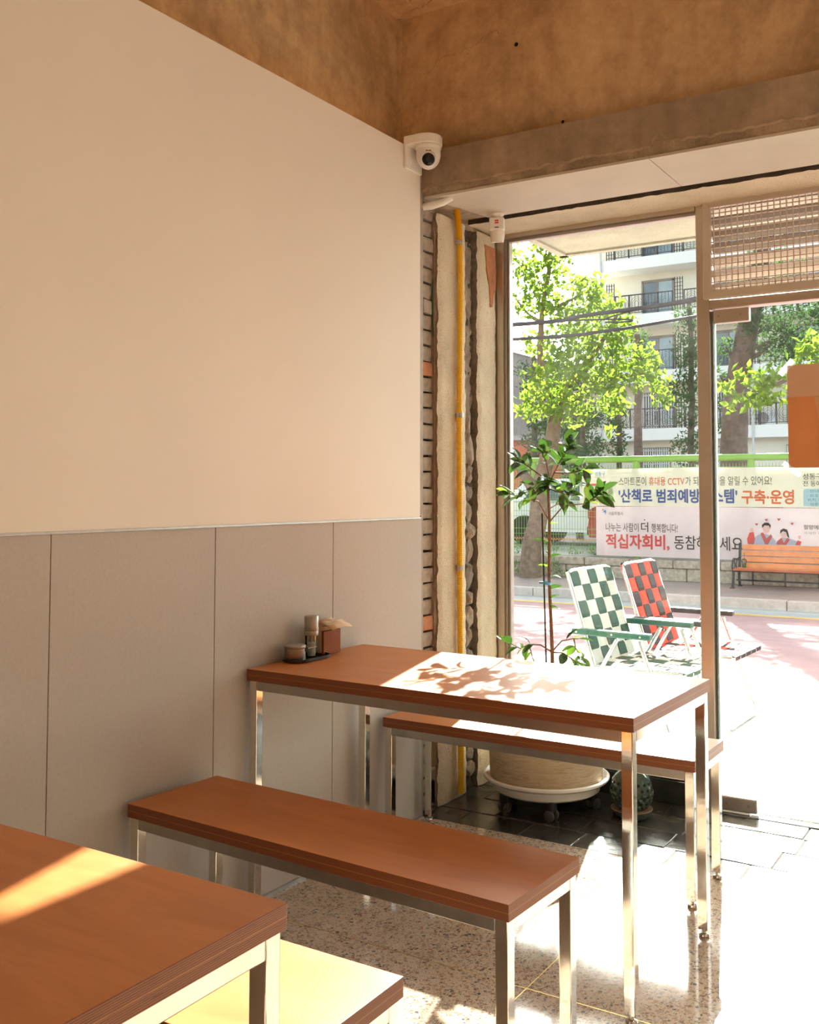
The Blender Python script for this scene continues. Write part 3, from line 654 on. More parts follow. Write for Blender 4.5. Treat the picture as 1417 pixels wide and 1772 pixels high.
sn = mk('spoon_notch', MB().box(0.020, 0.034, 0.010, 0.026, 0.030, 0.0415), 'hole_black', jr)
mk('spoon', MB().tube([(0.02, 0.01, 0.03), (0.034, 0.03, 0.039), (0.05, 0.05, 0.043)], 0.0014, 6), 'polished_steel', jr, smooth=True)
gr = root('salt_grinder', (0.056, 2.206, ZT + 0.004), label='tall steel and glass salt grinder on the black tray', cat='grinder')
mk('glass_body', MB().lathe([(0.021, 0.0), (0.0215, 0.003), (0.0215, 0.072), (0.020, 0.073), (0.020, 0.004), (0.0, 0.004)], 32), 'clear_glass', gr, smooth=True)
mk('salt', MB().lathe([(0, 0.005), (0.0195, 0.005), (0.0195, 0.045), (0.010, 0.048), (0, 0.047)], 24), 'salt', gr, smooth=True)
hd = mk('grinder_head', MB().lathe([(0, 0.072), (0.023, 0.072), (0.024, 0.074), (0.024, 0.086), (0.0235, 0.087), (0.024, 0.088), (0.024, 0.134), (0.022, 0.137), (0, 0.138)], 32), 'dull_steel', gr, smooth=True)
mk('spindle', MB().lathe([(0.003, 0.045), (0.003, 0.074)], 8), 'brushed_steel', gr)
nh = root('napkin_holder', (0.0, 2.262, ZT), label='wooden napkin holder against the grey wall panel', cat='napkin holder')
mk('front_plate', MB().box(0.056, 0.066, 0.0, 0.096, 0.0, 0.082), 'holder_wood', nh, bevel=0.0015)
mk('base_plate', MB().box(0.006, 0.056, 0.0, 0.096, 0.0, 0.008), 'holder_wood', nh, bevel=0.0015)
mk('back_plate', MB().box(0.006, 0.014, 0.0, 0.096, 0.008, 0.082), 'holder_wood', nh, bevel=0.0015)
nk = root('napkin_stack', (0.014, 2.258, ZT + 0.008), label='stack of tan paper napkins flopping over the wooden holder', cat='napkins')
for k in range(12):
    x = 0.001 + k * 0.0033; h = 0.108 + R.uniform(-.003, .003)
    flop = 0.0 if k < 5 else (k - 4) * 0.008
    prof = [(x, 0.0), (x, h - 0.016)] + [(x + flop * s + 0.004 * math.sin(s * 3), h - 0.016 + 0.015 * math.sin(s * math.pi * .62) - 0.016 * s * s * (flop / .05)) for s in (0.33, 0.66, 1.0)]
    mb = MB(); n = len(prof); w_ = 0.104
    vs = [(px, yy, pz + (0.004 * math.sin(yy * 60 + k) if i > 1 else 0)) for yy in (0.0, w_ * .33, w_ * .66, w_ + (0.01 if flop else 0)) for i, (px, pz) in enumerate(prof)]
    fs = [(a * n + i, a * n + i + 1, (a + 1) * n + i + 1, (a + 1) * n + i) for a in range(3) for i in range(n - 1)]
    mb.add(vs, fs); o = mk('napkin', mb, 'napkin', nk, smooth=True)
    s_ = o.modifiers.new('thick', 'SOLIDIFY'); s_.thickness = 0.0022

# ------------------------------------------------------------------ security camera, motion sensor, conduit
cc = root('security_camera', (0.0, 2.92, 2.70), label='white dome security camera on a bracket at the wall corner', cat='camera')
mk('wall_plate', MB().box(0.004, 0.016, -0.068, 0.058, -0.085, 0.02), 'white_plastic', cc, bevel=0.005, seg=3)
for yy in (-0.03, 0.018):
    mk('screw_cap', MB().lathe([(0, 0.0), (0.009, 0.0), (0.009, 0.002), (0, 0.003)], 14, M=Matrix.Translation((0.016, yy, -0.045)) @ Matrix.Rotation(math.pi / 2, 4, 'Y')), 'white_plastic', cc)
arm = [(0.004, -0.068)] + [(0.078 + 0.062 * math.sin(math.pi * k / 12), -0.005 - 0.063 * math.cos(math.pi * k / 12)) for k in range(13)] + [(0.004, 0.058)]
mk('bracket_arm', MB().prism(arm, 0.008, 0.046, 'xy'), 'white_plastic', cc, bevel=0.004, seg=3)
dc = Vector((0.085, -0.006, -0.022))
mk('base_collar', MB().lathe([(0.050, 0.008), (0.053, 0.004), (0.053, -0.004), (0.049, -0.010)], 32, (dc.x, dc.y, 0)), 'white_plastic', cc, smooth=True)
prof = [(0.049, 0.018)] + [(0.050 * math.cos(a), -0.005 - 0.062 * math.sin(a)) for a in [math.pi / 2 * k / 10 for k in range(11)]]
dome = mk('dome', MB().lathe(prof, 36, (dc.x, dc.y, -0.02)), 'white_plastic', cc, smooth=True)
look = (Vector((2.18, -0.5, 1.9)) - Vector((0.085, 2.914, 2.66))).normalized()
ML = Matrix.Translation(dc + Vector((0, 0, -0.03)) + look * 0.040) @ look.to_track_quat('Z', 'Y').to_matrix().to_4x4()
mk('lens_ring', MB().lathe([(0.034, -0.012), (0.033, 0.004), (0.030, 0.010), (0.026, 0.011), (0.025, 0.006), (0, 0.006)], 32, M=ML), 'white_plastic', dome, smooth=True)
mk('lens_glass', MB().lathe([(0.0252, 0.006), (0.0245, 0.009), (0.02, 0.0115), (0, 0.013)], 28, M=ML), 'lens_black', dome, smooth=True)
mk('lens_barrel', MB().lathe([(0.012, 0.012), (0.011, 0.0142), (0.008, 0.0135), (0, 0.013)], 20, M=ML), 'dark_plastic', dome, smooth=True)
ML2 = Matrix.Translation(dc + Vector((0, 0, 0.0)) + Vector((look.x, look.y, 0)).normalized() * 0.0505) @ Vector((look.x, look.y, 0)).to_track_quat('Z', 'Y').to_matrix().to_4x4()
for k, mt in enumerate(('dark_plastic', 'orange_print', 'dark_plastic')):
    mk('brand_mark', MB().obox(ML2, -0.010 + k * 0.007, -0.004 + k * 0.007, -0.0052, -0.0022, -0.001, 0.0006), mt, dome)
ps = root('motion_sensor', (0.158, 3.372, 2.528), math.radians(20), 'small white motion sensor hanging from the white soffit', 'sensor')
mk('mount', MB().lathe([(0.03, 0.0), (0.03, -0.006), (0.016, -0.014), (0.012, -0.022), (0, -0.022)], 24), 'white_plastic', ps, smooth=True)
mk('housing', MB().box(-0.033, 0.033, -0.026, 0.020, -0.078, -0.018), 'white_plastic', ps, bevel=0.008, seg=3)
mb = MB(); prof = []
for j in range(7):
    zz = -0.078 - 0.046 * j / 6; w_ = 0.0325 - 0.006 * (j / 6) ** 2
    for k in range(9):
        a = math.pi * k / 8; prof.append((-w_ * math.cos(a), 0.012 - (0.037 - 0.012 * (j / 6) ** 2) * math.sin(a), zz))
mb.add(prof, [(j * 9 + k, j * 9 + k + 1, (j + 1) * 9 + k + 1, (j + 1) * 9 + k) for j in range(6) for k in range(8)] + [tuple(j * 9 for j in range(7)) + tuple(54 + k for k in range(1, 9)) + tuple(j * 9 + 8 for j in range(5, -1, -1))])
mb.add([prof[54 + k] for k in range(9)], [tuple(range(9))])
mk('sensor_lens', mb, 'tray_white', ps, smooth=True)
rp = mk('red_logo', MB().box(-0.007, 0.009, -0.0268, -0.0255, -0.048, -0.032), 'red_print', ps)
for k in range(3): mk('logo_mark', MB().box(-0.0045 + k * 0.004, -0.002 + k * 0.004, -0.0271, -0.0267, -0.042, -0.038), 'white_plastic', rp)
mk('dark_strip', MB().box(-0.008, 0.010, -0.0268, -0.0255, -0.067, -0.0635), 'dark_plastic', ps)
cd = root('yellow_conduit', (0.02, 3.28, 0.0), label='yellow corrugated conduit running down the cream stucco', cat='conduit')
path = [(0.035, 3.225, 2.56), (0.03, 3.245, 2.515), (0.022, 3.270, 2.46), (0.019, 3.285, 2.38), (0.018, 3.292, 2.2), (0.018, 3.286, 1.9), (0.018, 3.280, 1.6), (0.018, 3.282, 1.2), (0.018, 3.286, 0.8), (0.018, 3.29, 0.4), (0.018, 3.29, 0.02)]
pp = []; rr_ = []
def cr(P, t):
    i = min(int(t), len(P) - 2); f = t - i; p0, p1, p2, p3 = (Vector(P[max(0, min(len(P) - 1, i + d))]) for d in (-1, 0, 1, 2))
    return 0.5 * ((2 * p1) + (p2 - p0) * f + (2 * p0 - 5 * p1 + 4 * p2 - p3) * f * f + (-p0 + 3 * p1 - 3 * p2 + p3) * f ** 3)
NS = 900
for k in range(NS + 1):
    pp.append(cr(path, (len(path) - 1) * k / NS)); rr_.append(0.0145 if k % 2 else 0.0132)
mk('hose', MB().tube(pp, rr_, 10), 'yellow_plastic', cd, smooth=False, world=True)
for zz, yy in ((2.40, 3.281), (1.64, 3.281), (0.98, 3.284)):
    mk('clamp', MB().lathe([(0.0155, -0.010), (0.0165, -0.010), (0.0165, 0.010), (0.0155, 0.010)], 16, (0.018, yy, zz)).box(0.0, 0.02, yy + 0.012, yy + 0.03, zz - 0.010, zz + 0.010), 'galvanised', cd, world=True)

# ------------------------------------------------------------------ potted plant on a white dolly
PX, PY = 0.372, 3.385
dl = root('plant_dolly', (PX, PY, 0), label='round white plant dolly on castors beneath the big planter', cat='plant dolly')
mk('tray', MB().lathe([(0, 0.072), (0.205, 0.072), (0.222, 0.082), (0.228, 0.112), (0.250, 0.118), (0.262, 0.128), (0.262, 0.136), (0.252, 0.140), (0.240, 0.132), (0.222, 0.122), (0, 0.122)], 56), 'tray_white', dl, smooth=True)
for a in (-62, -128, 20, 90, 162):
    ca, sa = math.cos(math.radians(a)), math.sin(math.radians(a)); c = Vector((0.185 * ca, 0.185 * sa, 0))
    Mr = Matrix.Translation(c) @ Matrix.Rotation(math.radians(a + 50), 4, 'Z')
    ct = mk('castor', MB().obox(Mr, -0.012, 0.030, -0.021, 0.021, 0.030, 0.076), 'castor_black', dl, bevel=0.01, seg=3)
    for s in (-1, 1):
        mk('wheel', MB().lathe([(0, -0.008), (0.018, -0.008), (0.023, -0.004), (0.023, 0.004), (0.018, 0.008), (0, 0.008)], 20, M=Mr @ Matrix.Translation((0.014, s * 0.016, 0.023)) @ Matrix.Rotation(math.pi / 2, 4, 'X')), 'castor_grey', ct, smooth=True)
plant = root('potted_plant', (PX, PY, 0.122), label='young glossy leaved tree in a beige cylinder planter by the window', cat='plant')
def PP(nm, mb, mat, par=None, **k): return mk(nm, mb, mat, par or plant, world=True, **k)
def planter():
    m, n, l, out = new_mat('planter_grain')
    v = coords(n, l, 'Object', (2, 2, 16)); t = noise(n, l, v, 3.2, 5, 0.6, 1.5)
    r = ramp(n, [(0.35, (0.36, 0.27, 0.165)), (0.5, (0.50, 0.39, 0.26)), (0.62, (0.42, 0.32, 0.2))]); l.new(t.outputs['Fac'], r.inputs[0])
    princ(n, l, out, r.outputs[0], 0.6, 0, bump(n, l, t.outputs['Fac'], 0.5, 0.01), 0.3)
planter()
PP('planter', MB().lathe([(0, 0.124), (0.228, 0.124), (0.234, 0.13), (0.238, 0.30), (0.240, 0.425), (0.236, 0.432), (0.226, 0.43), (0.224, 0.40), (0, 0.40)], 56, (PX, PY, 0)), 'planter_grain', smooth=True)
PP('soil', MB().lathe([(0.2225, 0.402), (0.15, 0.412), (0, 0.416)], 32, (PX, PY, 0)), 'soil', smooth=True)
BR = {
 'stem': [(0.409, 3.38, 0.41), (0.409, 3.38, 0.468), (0.407, 3.38, 0.587), (0.405, 3.38, 0.683), (0.394, 3.38, 0.947), (0.398, 3.38, 1.189), (0.391, 3.38, 1.323), (0.388, 3.38, 1.364)],
 'upR': [(0.391, 3.38, 1.335), (0.454, 3.36, 1.431), (0.503, 3.35, 1.507)],
 'upL': [(0.383, 3.38, 1.359), (0.288, 3.41, 1.415), (0.217, 3.43, 1.454)],
 'lowL': [(0.395, 3.38, 1.189), (0.362, 3.35, 1.267), (0.299, 3.33, 1.281), (0.23, 3.32, 1.303)],
 'lowR': [(0.398, 3.38, 1.182), (0.484, 3.33, 1.251), (0.586, 3.3, 1.259), (0.644, 3.28, 1.287), (0.676, 3.28, 1.306)],
 'lowR2': [(0.484, 3.33, 1.251), (0.505, 3.36, 1.306), (0.522, 3.38, 1.347)],
 'back': [(0.396, 3.38, 1.238), (0.409, 3.44, 1.256), (0.436, 3.5, 1.271)],
 'upR2': [(0.428, 3.37, 1.388), (0.528, 3.32, 1.386), (0.601, 3.28, 1.397)],
 'upR3': [(0.402, 3.38, 1.347), (0.356, 3.44, 1.435), (0.329, 3.47, 1.499)],
 'frontL': [(0.388, 3.38, 1.347), (0.381, 3.3, 1.339), (0.357, 3.25, 1.306)],
 'frontR': [(0.391, 3.38, 1.33), (0.472, 3.3, 1.31), (0.541, 3.26, 1.292)],
 'baseL': [(0.405, 3.38, 0.639), (0.362, 3.36, 0.667), (0.313, 3.35, 0.667), (0.272, 3.35, 0.647), (0.201, 3.34, 0.677)],
 'baseL2': [(0.313, 3.35, 0.667), (0.323, 3.35, 0.637), (0.331, 3.35, 0.606)],
 'baseR': [(0.408, 3.38, 0.644), (0.441, 3.4, 0.685), (0.487, 3.42, 0.696), (0.504, 3.43, 0.694)],
 'baseR2': [(0.487, 3.42, 0.694), (0.499, 3.41, 0.658), (0.529, 3.4, 0.621)],
 'baseR3': [(0.41, 3.38, 0.638), (0.471, 3.35, 0.644), (0.539, 3.34, 0.609)],
}
def leaf_mesh(name, L, Wd, curl, mat):
    rows = [(0.0, 0.04), (0.12, 0.45), (0.3, 0.85), (0.5, 1.0), (0.7, 0.88), (0.87, 0.5), (1.0, 0.03)]
    mb = MB(); vs = []
    for t, w_ in rows:
        zc = -curl * t * t * L
        for s in (-1, 0, 1): vs.append((t * L, s * w_ * Wd / 2, zc + (0.18 * Wd * w_ if s else 0)))
    fs = [(i * 3 + k, i * 3 + k + 1, (i + 1) * 3 + k + 1, (i + 1) * 3 + k) for i in range(len(rows) - 1) for k in (0, 1)]
    me = bpy.data.meshes.new(name); me.from_pydata(vs, [], fs); me.materials.append(MATS[mat]); me.polygons.foreach_set('use_smooth', [True] * len(fs)); return me
LM = [leaf_mesh('leaf', 0.076, 0.041, 0.18, 'leaf_glossy'), leaf_mesh('leaf', 0.068, 0.040, 0.35, 'leaf_glossy'), leaf_mesh('leaf', 0.082, 0.041, 0.1, 'leaf_glossy'), leaf_mesh('leaf', 0.055, 0.030, 0.2, 'leaf_young')]
OFF = Vector((PX, PY, 0.122))
def put_leaf(p, d, mi, sc=1.0, roll=0.0):
    d = d.normalized(); q = d.to_track_quat('X', 'Z').to_matrix().to_4x4()
    o = bpy.data.objects.new('leaf', LM[mi]); C.objects.link(o); o.parent = plant
    o.matrix_local = Matrix.Translation(Vector(p) - OFF) @ q @ Matrix.Rotation(roll, 4, 'X') @ Matrix.Scale(sc, 4)
RL = random.Random(5)
rad = {'stem': [0.010, 0.009, 0.0085, 0.008, 0.007, 0.0065, 0.005, 0.003]}
for key, P in BR.items():
    r_ = rad.get(key, [0.0034 * (1 - 0.55 * i / (len(P) - 1)) for i in range(len(P))])
    PP('stem' if key == 'stem' else 'branch', MB().tube(P, r_, 8), 'stem_bark', smooth=True)
    if key == 'stem': continue
    n_ = {'upR': 17, 'upL': 9, 'lowL': 10, 'lowR': 14, 'lowR2': 7, 'back': 6, 'upR2': 9, 'upR3': 10, 'frontL': 6, 'frontR': 8, 'baseL': 8, 'baseL2': 2, 'baseR': 3, 'baseR2': 5, 'baseR3': 5}[key]
    for k in range(n_):
        t = (len(P) - 1) * (0.35 + 0.65 * (k + 0.5) / n_) if key not in ('lowL', 'lowR') else (len(P) - 1) * (0.48 + 0.52 * (k + 0.5) / n_)
        p = cr(P, min(t, len(P) - 1.001)); dd = (cr(P, min(t + 0.1, len(P) - 1.001)) - cr(P, max(0, t - 0.1))).normalized()
        side = dd.orthogonal().normalized(); side.rotate(Matrix.Rotation(k * 2.4 + RL.uniform(-.4, .4), 3, dd))
        d = (dd * RL.uniform(0.5, 1.0) + side * RL.uniform(0.7, 1.1) + Vector((0, 0, RL.uniform(-0.15, 0.3))))
        if k == n_ - 1: d = dd + Vector((0, 0, 0.2))
        yg = 3 if (key.startswith('base') and RL.random() < .45) or RL.random() < 0.14 else RL.randrange(3)
        put_leaf(p, d, yg, RL.uniform(0.8, 1.12), RL.uniform(-0.7, 0.7))
for k in range(16):
    a = k * 2.399; p = Vector((0.389, 3.38, 1.35)) + Vector((0, 0, RL.uniform(-0.05, 0.02)))
    put_leaf(p, Vector((math.cos(a), math.sin(a), RL.uniform(-0.25, 0.5))), RL.randrange(3), RL.uniform(0.85, 1.15), RL.uniform(-.5, .5))
for z_, a in ((1.17, 0.3), (1.09, 2.9), (1.03, -0.2), (0.99, 2.6), (0.95, -0.4), (0.90, 0.2), (0.86, -0.5), (0.82, 0.4)):
    put_leaf((0.397, 3.38, z_), Vector((math.cos(a), -0.3, 0.35)), RL.choice((1, 3, 2)), 0.9, RL.uniform(-.5, .5))
PP('stake', MB().tube([(0.385, 3.37, 0.40), (0.383, 3.37, 0.586), (0.368, 3.37, 1.218)], 0.0036, 8), 'stake_black', smooth=True)
PP('plant_tie', MB().lathe([(0.016, -0.006), (0.017, 0.0), (0.016, 0.006), (0.014, 0.0)], 14, M=Matrix.Translation((0.388, 3.375, 0.925)) @ Matrix.Rotation(0.15, 4, 'Y')).box(0.355, 0.378, 3.366, 3.372, 0.922, 0.930), 'tie_blue')

# ------------------------------------------------------------------ ceramic lantern on its saucer
ln = root('ceramic_lantern', (0.722, 3.447, 0.0), label='pierced green ceramic lantern standing in a saucer by the window', cat='lantern')
sc_ = mk('saucer', MB().lathe([(0, 0.0), (0.066, 0.0), (0.079, 0.012), (0.083, 0.030), (0.080, 0.033), (0.076, 0.031), (0.070, 0.014), (0, 0.010)], 40), ['celadon', 'clay_rim'], ln, smooth=True)
mk('saucer_rim', MB().lathe([(0.0828, 0.0305), (0.0835, 0.033), (0.080, 0.0345), (0.0765, 0.0325)], 40), 'clay_rim', ln, smooth=True)
bp = [(0, 0.012), (0.046, 0.012), (0.050, 0.020), (0.060, 0.045), (0.078, 0.078), (0.084, 0.108), (0.080, 0.138), (0.066, 0.165), (0.050, 0.180), (0.044, 0.190), (0.047, 0.205), (0.052, 0.212), (0.048, 0.216), (0.040, 0.21), (0.038, 0.19)]
mk('body', MB().lathe(bp, 48), 'celadon', ln, smooth=True)
def rad_at(z):
    for (r0, z0), (r1, z1) in zip(bp[1:], bp[2:]):
        if z0 <= z <= z1: return r0 + (r1 - r0) * (z - z0) / (z1 - z0 + 1e-9)
    return 0.06
for row, zz in enumerate((0.118, 0.140)):
    for k in range(18):
        a = 2 * math.pi * (k + 0.5 * row) / 18; r_ = rad_at(zz)
        Mh = Matrix.Translation((r_ * math.cos(a), r_ * math.sin(a), zz)) @ Vector((math.cos(a), math.sin(a), 0.25)).to_track_quat('Z', 'Y').to_matrix().to_4x4()
        mk('pierced_hole', MB().lathe([(0.0058, -0.003), (0.0062, 0.0012), (0.005, 0.0008), (0, 0.0006)], 10, M=Mh), 'hole_black', ln)
for row, zz in enumerate((0.050, 0.065, 0.080, 0.095)):
    for k in range(16):
        a = 2 * math.pi * (k + 0.5 * row) / 16; r_ = rad_at(zz)
        Mh = Matrix.Translation((r_ * math.cos(a), r_ * math.sin(a), zz)) @ Vector((math.cos(a), math.sin(a), -0.4)).to_track_quat('Z', 'Y').to_matrix().to_4x4()
        mk('petal_relief', MB().lathe([(0.0125, -0.004), (0.0115, 0.004), (0.007, 0.0075), (0, 0.0085)], 8, M=Mh), 'celadon', ln, smooth=True)

# ------------------------------------------------------------------ poster on the door
po = root('poster', (1.305, 3.694, 1.404), label='orange and tan paper poster taped inside the glass door', cat='poster')
def PO(nm, mb, mat, par=None): return mk(nm, mb, mat, par or po, world=True)
PO('sheet', MB().box(1.305, 1.72, 3.6945, 3.6955, 1.688, 1.818), 'poster_tan')
PO('printed_orange', MB().prism([(1.305, 1.404), (1.72, 1.404), (1.72, 1.688), (1.305, 1.688)], 3.6945, 3.6955, 'xz'), 'poster_orange')
PO('printed_shape', MB().prism([(1.408, 1.684), (1.62, 1.690), (1.58, 1.50), (1.44, 1.49)], 3.6934, 3.6939, 'xz'), 'poster_inner')
Mt = Matrix.Translation((1.308, 3.6925, 1.815)) @ Matrix.Rotation(math.radians(-48), 4, 'Y')
PO('tape_strip', MB().obox(Mt, -0.045, 0.03, 0, 0.0006, -0.012, 0.012), 'tape')
Mt = Matrix.Translation((1.308, 3.6925, 1.405)) @ Matrix.Rotation(math.radians(38), 4, 'Y')
PO('tape_strip', MB().obox(Mt, -0.03, 0.05, 0, 0.0006, -0.010, 0.010), 'tape')

# ------------------------------------------------------------------ unseen lamps added behind the camera as interior fill
for k, (lx, ly) in enumerate(((1.4, -2.6), (3.2, -2.6), (3.2, -0.6))):
    lp = root('added_fill_lamp', (lx, ly, ZC), label=('warm linear ceiling lamp at the back left of the room', 'warm linear ceiling lamp at the back right of the room', 'warm linear ceiling lamp above the room\'s right side')[k], cat='lamp', group='linear ceiling lamps')
    mk('housing', MB().box(-0.6, 0.6, -0.05, 0.05, -0.25, -0.21), 'white_plastic', lp, bevel=0.004)
    mk('diffuser', MB().box(-0.58, 0.58, -0.045, 0.045, -0.275, -0.2505), 'fill_glow', lp)
    for x in (-0.45, 0.45): mk('hanger', MB().tube([(x, 0, -0.21), (x, 0, 0.03)], 0.004, 6), 'brushed_steel', lp)

# ------------------------------------------------------------------ street: ground, kerbs, wall
st = mk('pavement_apron', MB().box(-14, 10, 3.76, 6.36, -0.3, 0.0), 'apron_concrete'); tag(st, kind='structure', label='pale sunlit concrete apron outside the shop')
kb = root('trim_4', (0, 6.42, 0), kind='structure', label='white edge kerb between apron and road')
for k in range(24): mk('kerb_stone', MB().box(-14 + k, -13.006 + k, 6.362, 6.50, -0.3, 0.006), 'kerb_white', kb, world=True, bevel=0.006)
rd = mk('road', MB().add([(-30, 6.5, -0.03), (24, 6.5, -0.03), (24, 13.80, -0.40), (-30, 13.80, -0.40), (-30, 6.5, -0.4), (24, 6.5, -0.4), (24, 13.8, -0.8), (-30, 13.8, -0.8)],
        [(0, 1, 2, 3), (4, 7, 6, 5), (0, 4, 5, 1), (1, 5, 6, 2), (2, 6, 7, 3), (3, 7, 4, 0)]), 'road_pink'); tag(rd, kind='structure', label='dusty pink asphalt road')
mk('yellow_line', MB().box(-30, 24, 13.68, 13.80, -0.41, -0.388), 'yellow_line', rd)
gt = mk('gutter', MB().box(-30, 24, 13.80, 14.46, -0.8, -0.388), 'gutter_grey'); tag(gt, kind='structure', label='grey concrete gutter along the far kerb')
kb = root('trim_5', (0, 14.5, 0), kind='structure', label='granite kerb along the far sidewalk')
for k in range(26): mk('kerb_stone', MB().box(-15 + k * 1.0, -14.012 + k * 1.0, 14.46, 14.62, -0.6, -0.25 + R.uniform(-.004, .004)), 'kerb_granite', kb, world=True, bevel=0.012)
sw = mk('sidewalk', MB().box(-30, 24, 14.62, 16.75, -0.8, -0.252), 'sidewalk'); tag(sw, kind='structure', label='brownish far sidewalk')
lot = mk('parking_lot', MB().box(-40, 30, 16.95, 60, -0.5, 0.12), 'lot_ground'); tag(lot, kind='structure', label='grey parking yard behind the fence')
rw = root('retaining_wall', (-3, 16.8, -0.25), kind='structure', label='low rough stone retaining wall under the fence')
mk('wall_core', MB().box(-14, 8, 16.78, 16.96, -0.3, 0.10), 'mortar_dark', rw, world=True)
x = -9.0; k = 0
while x < 2.5:
    wd = R.uniform(0.5, 0.68)
    mk('stone_block', MB().box(x, x + wd - 0.014, 16.72 + R.uniform(-.012, .012), 16.86, -0.25, -0.03), 'rock_face', rw, world=True, bevel=0.018, seg=2); x += wd
x = -9.2
while x < 2.5:
    wd = R.uniform(0.75, 0.95)
    mk('cap_stone', MB().box(x, x + wd - 0.012, 16.69 + R.uniform(-.008, .008), 16.93, -0.022, 0.118 + R.uniform(-.006, .006)), 'rock_face', rw, world=True, bevel=0.018, seg=2); x += wd

# ------------------------------------------------------------------ green fence
fn = root('green_fence', (-3, 16.84, 0.12), label='bright green mesh fence on the low stone wall', cat='fence')
def PF(nm, mb, mat, par=None, **k): return mk(nm, mb, mat, par or fn, world=True, **k)
for x in (-10.2, -8.15, -6.11, -4.09, -2.055, -0.03, 2.0): PF('post', MB().tube([(x, 16.86, 0.10), (x, 16.86, 1.86)], 0.062, 12), 'fence_green', smooth=True)
PF('top_rail', MB().tube([(-12, 16.86, 1.905), (4, 16.86, 1.895)], 0.06, 12), 'fence_green', smooth=True)
mb = MB()
for k in range(230):
    x = -10.5 + k * 0.055; mb.tube([(x, 16.84, 0.18), (x, 16.84, 1.80)], 0.0042, 4)
for zz in (0.22, 0.30, 0.52, 0.62, 0.85, 0.95, 1.18, 1.28, 1.50, 1.60, 1.74):
    mb.tube([(-10.6, 16.846, zz), (2.2, 16.846, zz)], 0.0055, 4)
tag(PF('wire_mesh', mb, 'fence_green', fix=False), kind='stuff')
mb = MB()
for k in range(200):
    x = -10.5 + k * 0.055; mb.add([(x, 16.835, 0.40), (x + 0.0275, 16.835, 0.455), (x + 0.055, 16.835, 0.40), (x + 0.0275, 16.835, 0.43)], [(0, 1, 3), (1, 2, 3)])
o = PF('orange_tips', mb, 'slat_wood', fix=False); tag(o, kind='stuff'); s_ = o.modifiers.new('thick', 'SOLIDIFY'); s_.thickness = 0.01

# ------------------------------------------------------------------ banners with Korean lettering
def text_mesh(s, x0, x1, z0, z1, y, mat, par, bold=0.0, name='lettering'):
    cu = bpy.data.curves.new('t', 'FONT'); cu.body = s; cu.size = 1.0; cu.fill_mode = 'BOTH'; cu.extrude = 0.0
    t = bpy.data.objects.new('t', cu); C.objects.link(t)
    dg = bpy.context.evaluated_depsgraph_get(); me = bpy.data.meshes.new_from_object(t.evaluated_get(dg))
    bpy.data.objects.remove(t)
    if bold:                                             # thicken the strokes: the glyphs repeated a hair apart
        base = np.array([v.co[:] for v in me.vertices]); fa = [tuple(p.vertices) for p in me.polygons]; V = []; F = []
        for q in range(12):
            a_ = 2 * math.pi * q / 12; o_2 = len(V) * len(base); V.append(base + np.array([math.cos(a_) * bold, math.sin(a_) * bold, -0.02 * q])); F += [tuple(i + o_2 for i in f) for f in fa]
        me = bpy.data.meshes.new(name); me.from_pydata(np.concatenate(V).tolist(), [], F)
    v = np.zeros(len(me.vertices) * 3); me.vertices.foreach_get('co', v); v = v.reshape(-1, 3)
    if len(v) == 0: return None
    a, b = v.min(0), v.max(0); off = np.array(par.location)
    out = np.zeros_like(v)
    out[:, 0] = x0 + (v[:, 0] - a[0]) / (b[0] - a[0]) * (x1 - x0) - off[0]
    out[:, 2] = z0 + (v[:, 1] - a[1]) / (b[1] - a[1]) * (z1 - z0) - off[2]
    out[:, 1] = y - (v[:, 2] - a[2]) / (b[2] - a[2] + 1e-9) * 0.002 - off[1]
    me.vertices.foreach_set('co', out.ravel()); me.update(); me.materials.clear(); me.materials.append(MATS[mat])
    o = bpy.data.objects.new(name, me); C.objects.link(o); o.parent = par; return o
def cloth(x0, x1, z0, z1, y, nx=80, nz=8, amp=0.006, th=0.003):
    mb = MB(); n = nx + 1; vs = []
    for s in (0, th):
        for j in range(nz + 1):
            for i in range(n):
                x = x0 + (x1 - x0) * i / nx; zz = z0 + (z1 - z0) * j / nz
                vs.append((x, y + s + amp * math.sin(x * 2.1 + zz) * 0.6 + 0.0, zz + 0.008 * math.sin(x * 1.5) * (j / nz)))
    m = n * (nz + 1)
    fs = [(j * n + i, j * n + i + 1, (j + 1) * n + i + 1, (j + 1) * n + i) for j in range(nz) for i in range(nx)]
    fs += [tuple(m + q for q in reversed(f)) for f in fs]
    return mb.add(vs, fs)
def disc(x, z, rx, rz, y, n=20): return MB().prism([(x + rx * math.cos(2 * math.pi * k / n), z + rz * math.sin(2 * math.pi * k / n)) for k in range(n)], y - 0.0015, y, 'xz')
YBN = 16.66
b1 = root('banner', (-2.3, YBN, 1.05), label='cream street banner with blue and orange Korean lettering on the fence', cat='banner', group='banners tied to the green fence')
mk('cloth', cloth(-5.10, 0.75, 1.055, 1.722, YBN, amp=0.004), 'banner_cream', b1, world=True)
T1 = lambda *a, **k: text_mesh(*a, **k)
yt = YBN - 0.008
T1('스마트폰이', -4.344, -3.835, 1.42, 1.575, yt, 'ink_dark', b1)
T1('휴대용 CCTV', -3.784, -3.145, 1.42, 1.575, yt, 'ink_orange', b1, bold=0.008)
T1('가 되어 위험을 알릴 수 있어요!', -3.128, -1.68, 1.42, 1.575, yt, 'ink_dark', b1)
T1("'산책로 범죄예방시스템'", -4.347, -2.243, 1.115, 1.362, yt, 'ink_blue', b1, bold=0.030)
T1('구축·운영', -2.175, -1.325, 1.105, 1.345, yt, 'ink_orange', b1, bold=0.030)
T1('성동구는', -1.184, -0.78, 1.51, 1.61, yt, 'ink_dark', b1, bold=0.004)
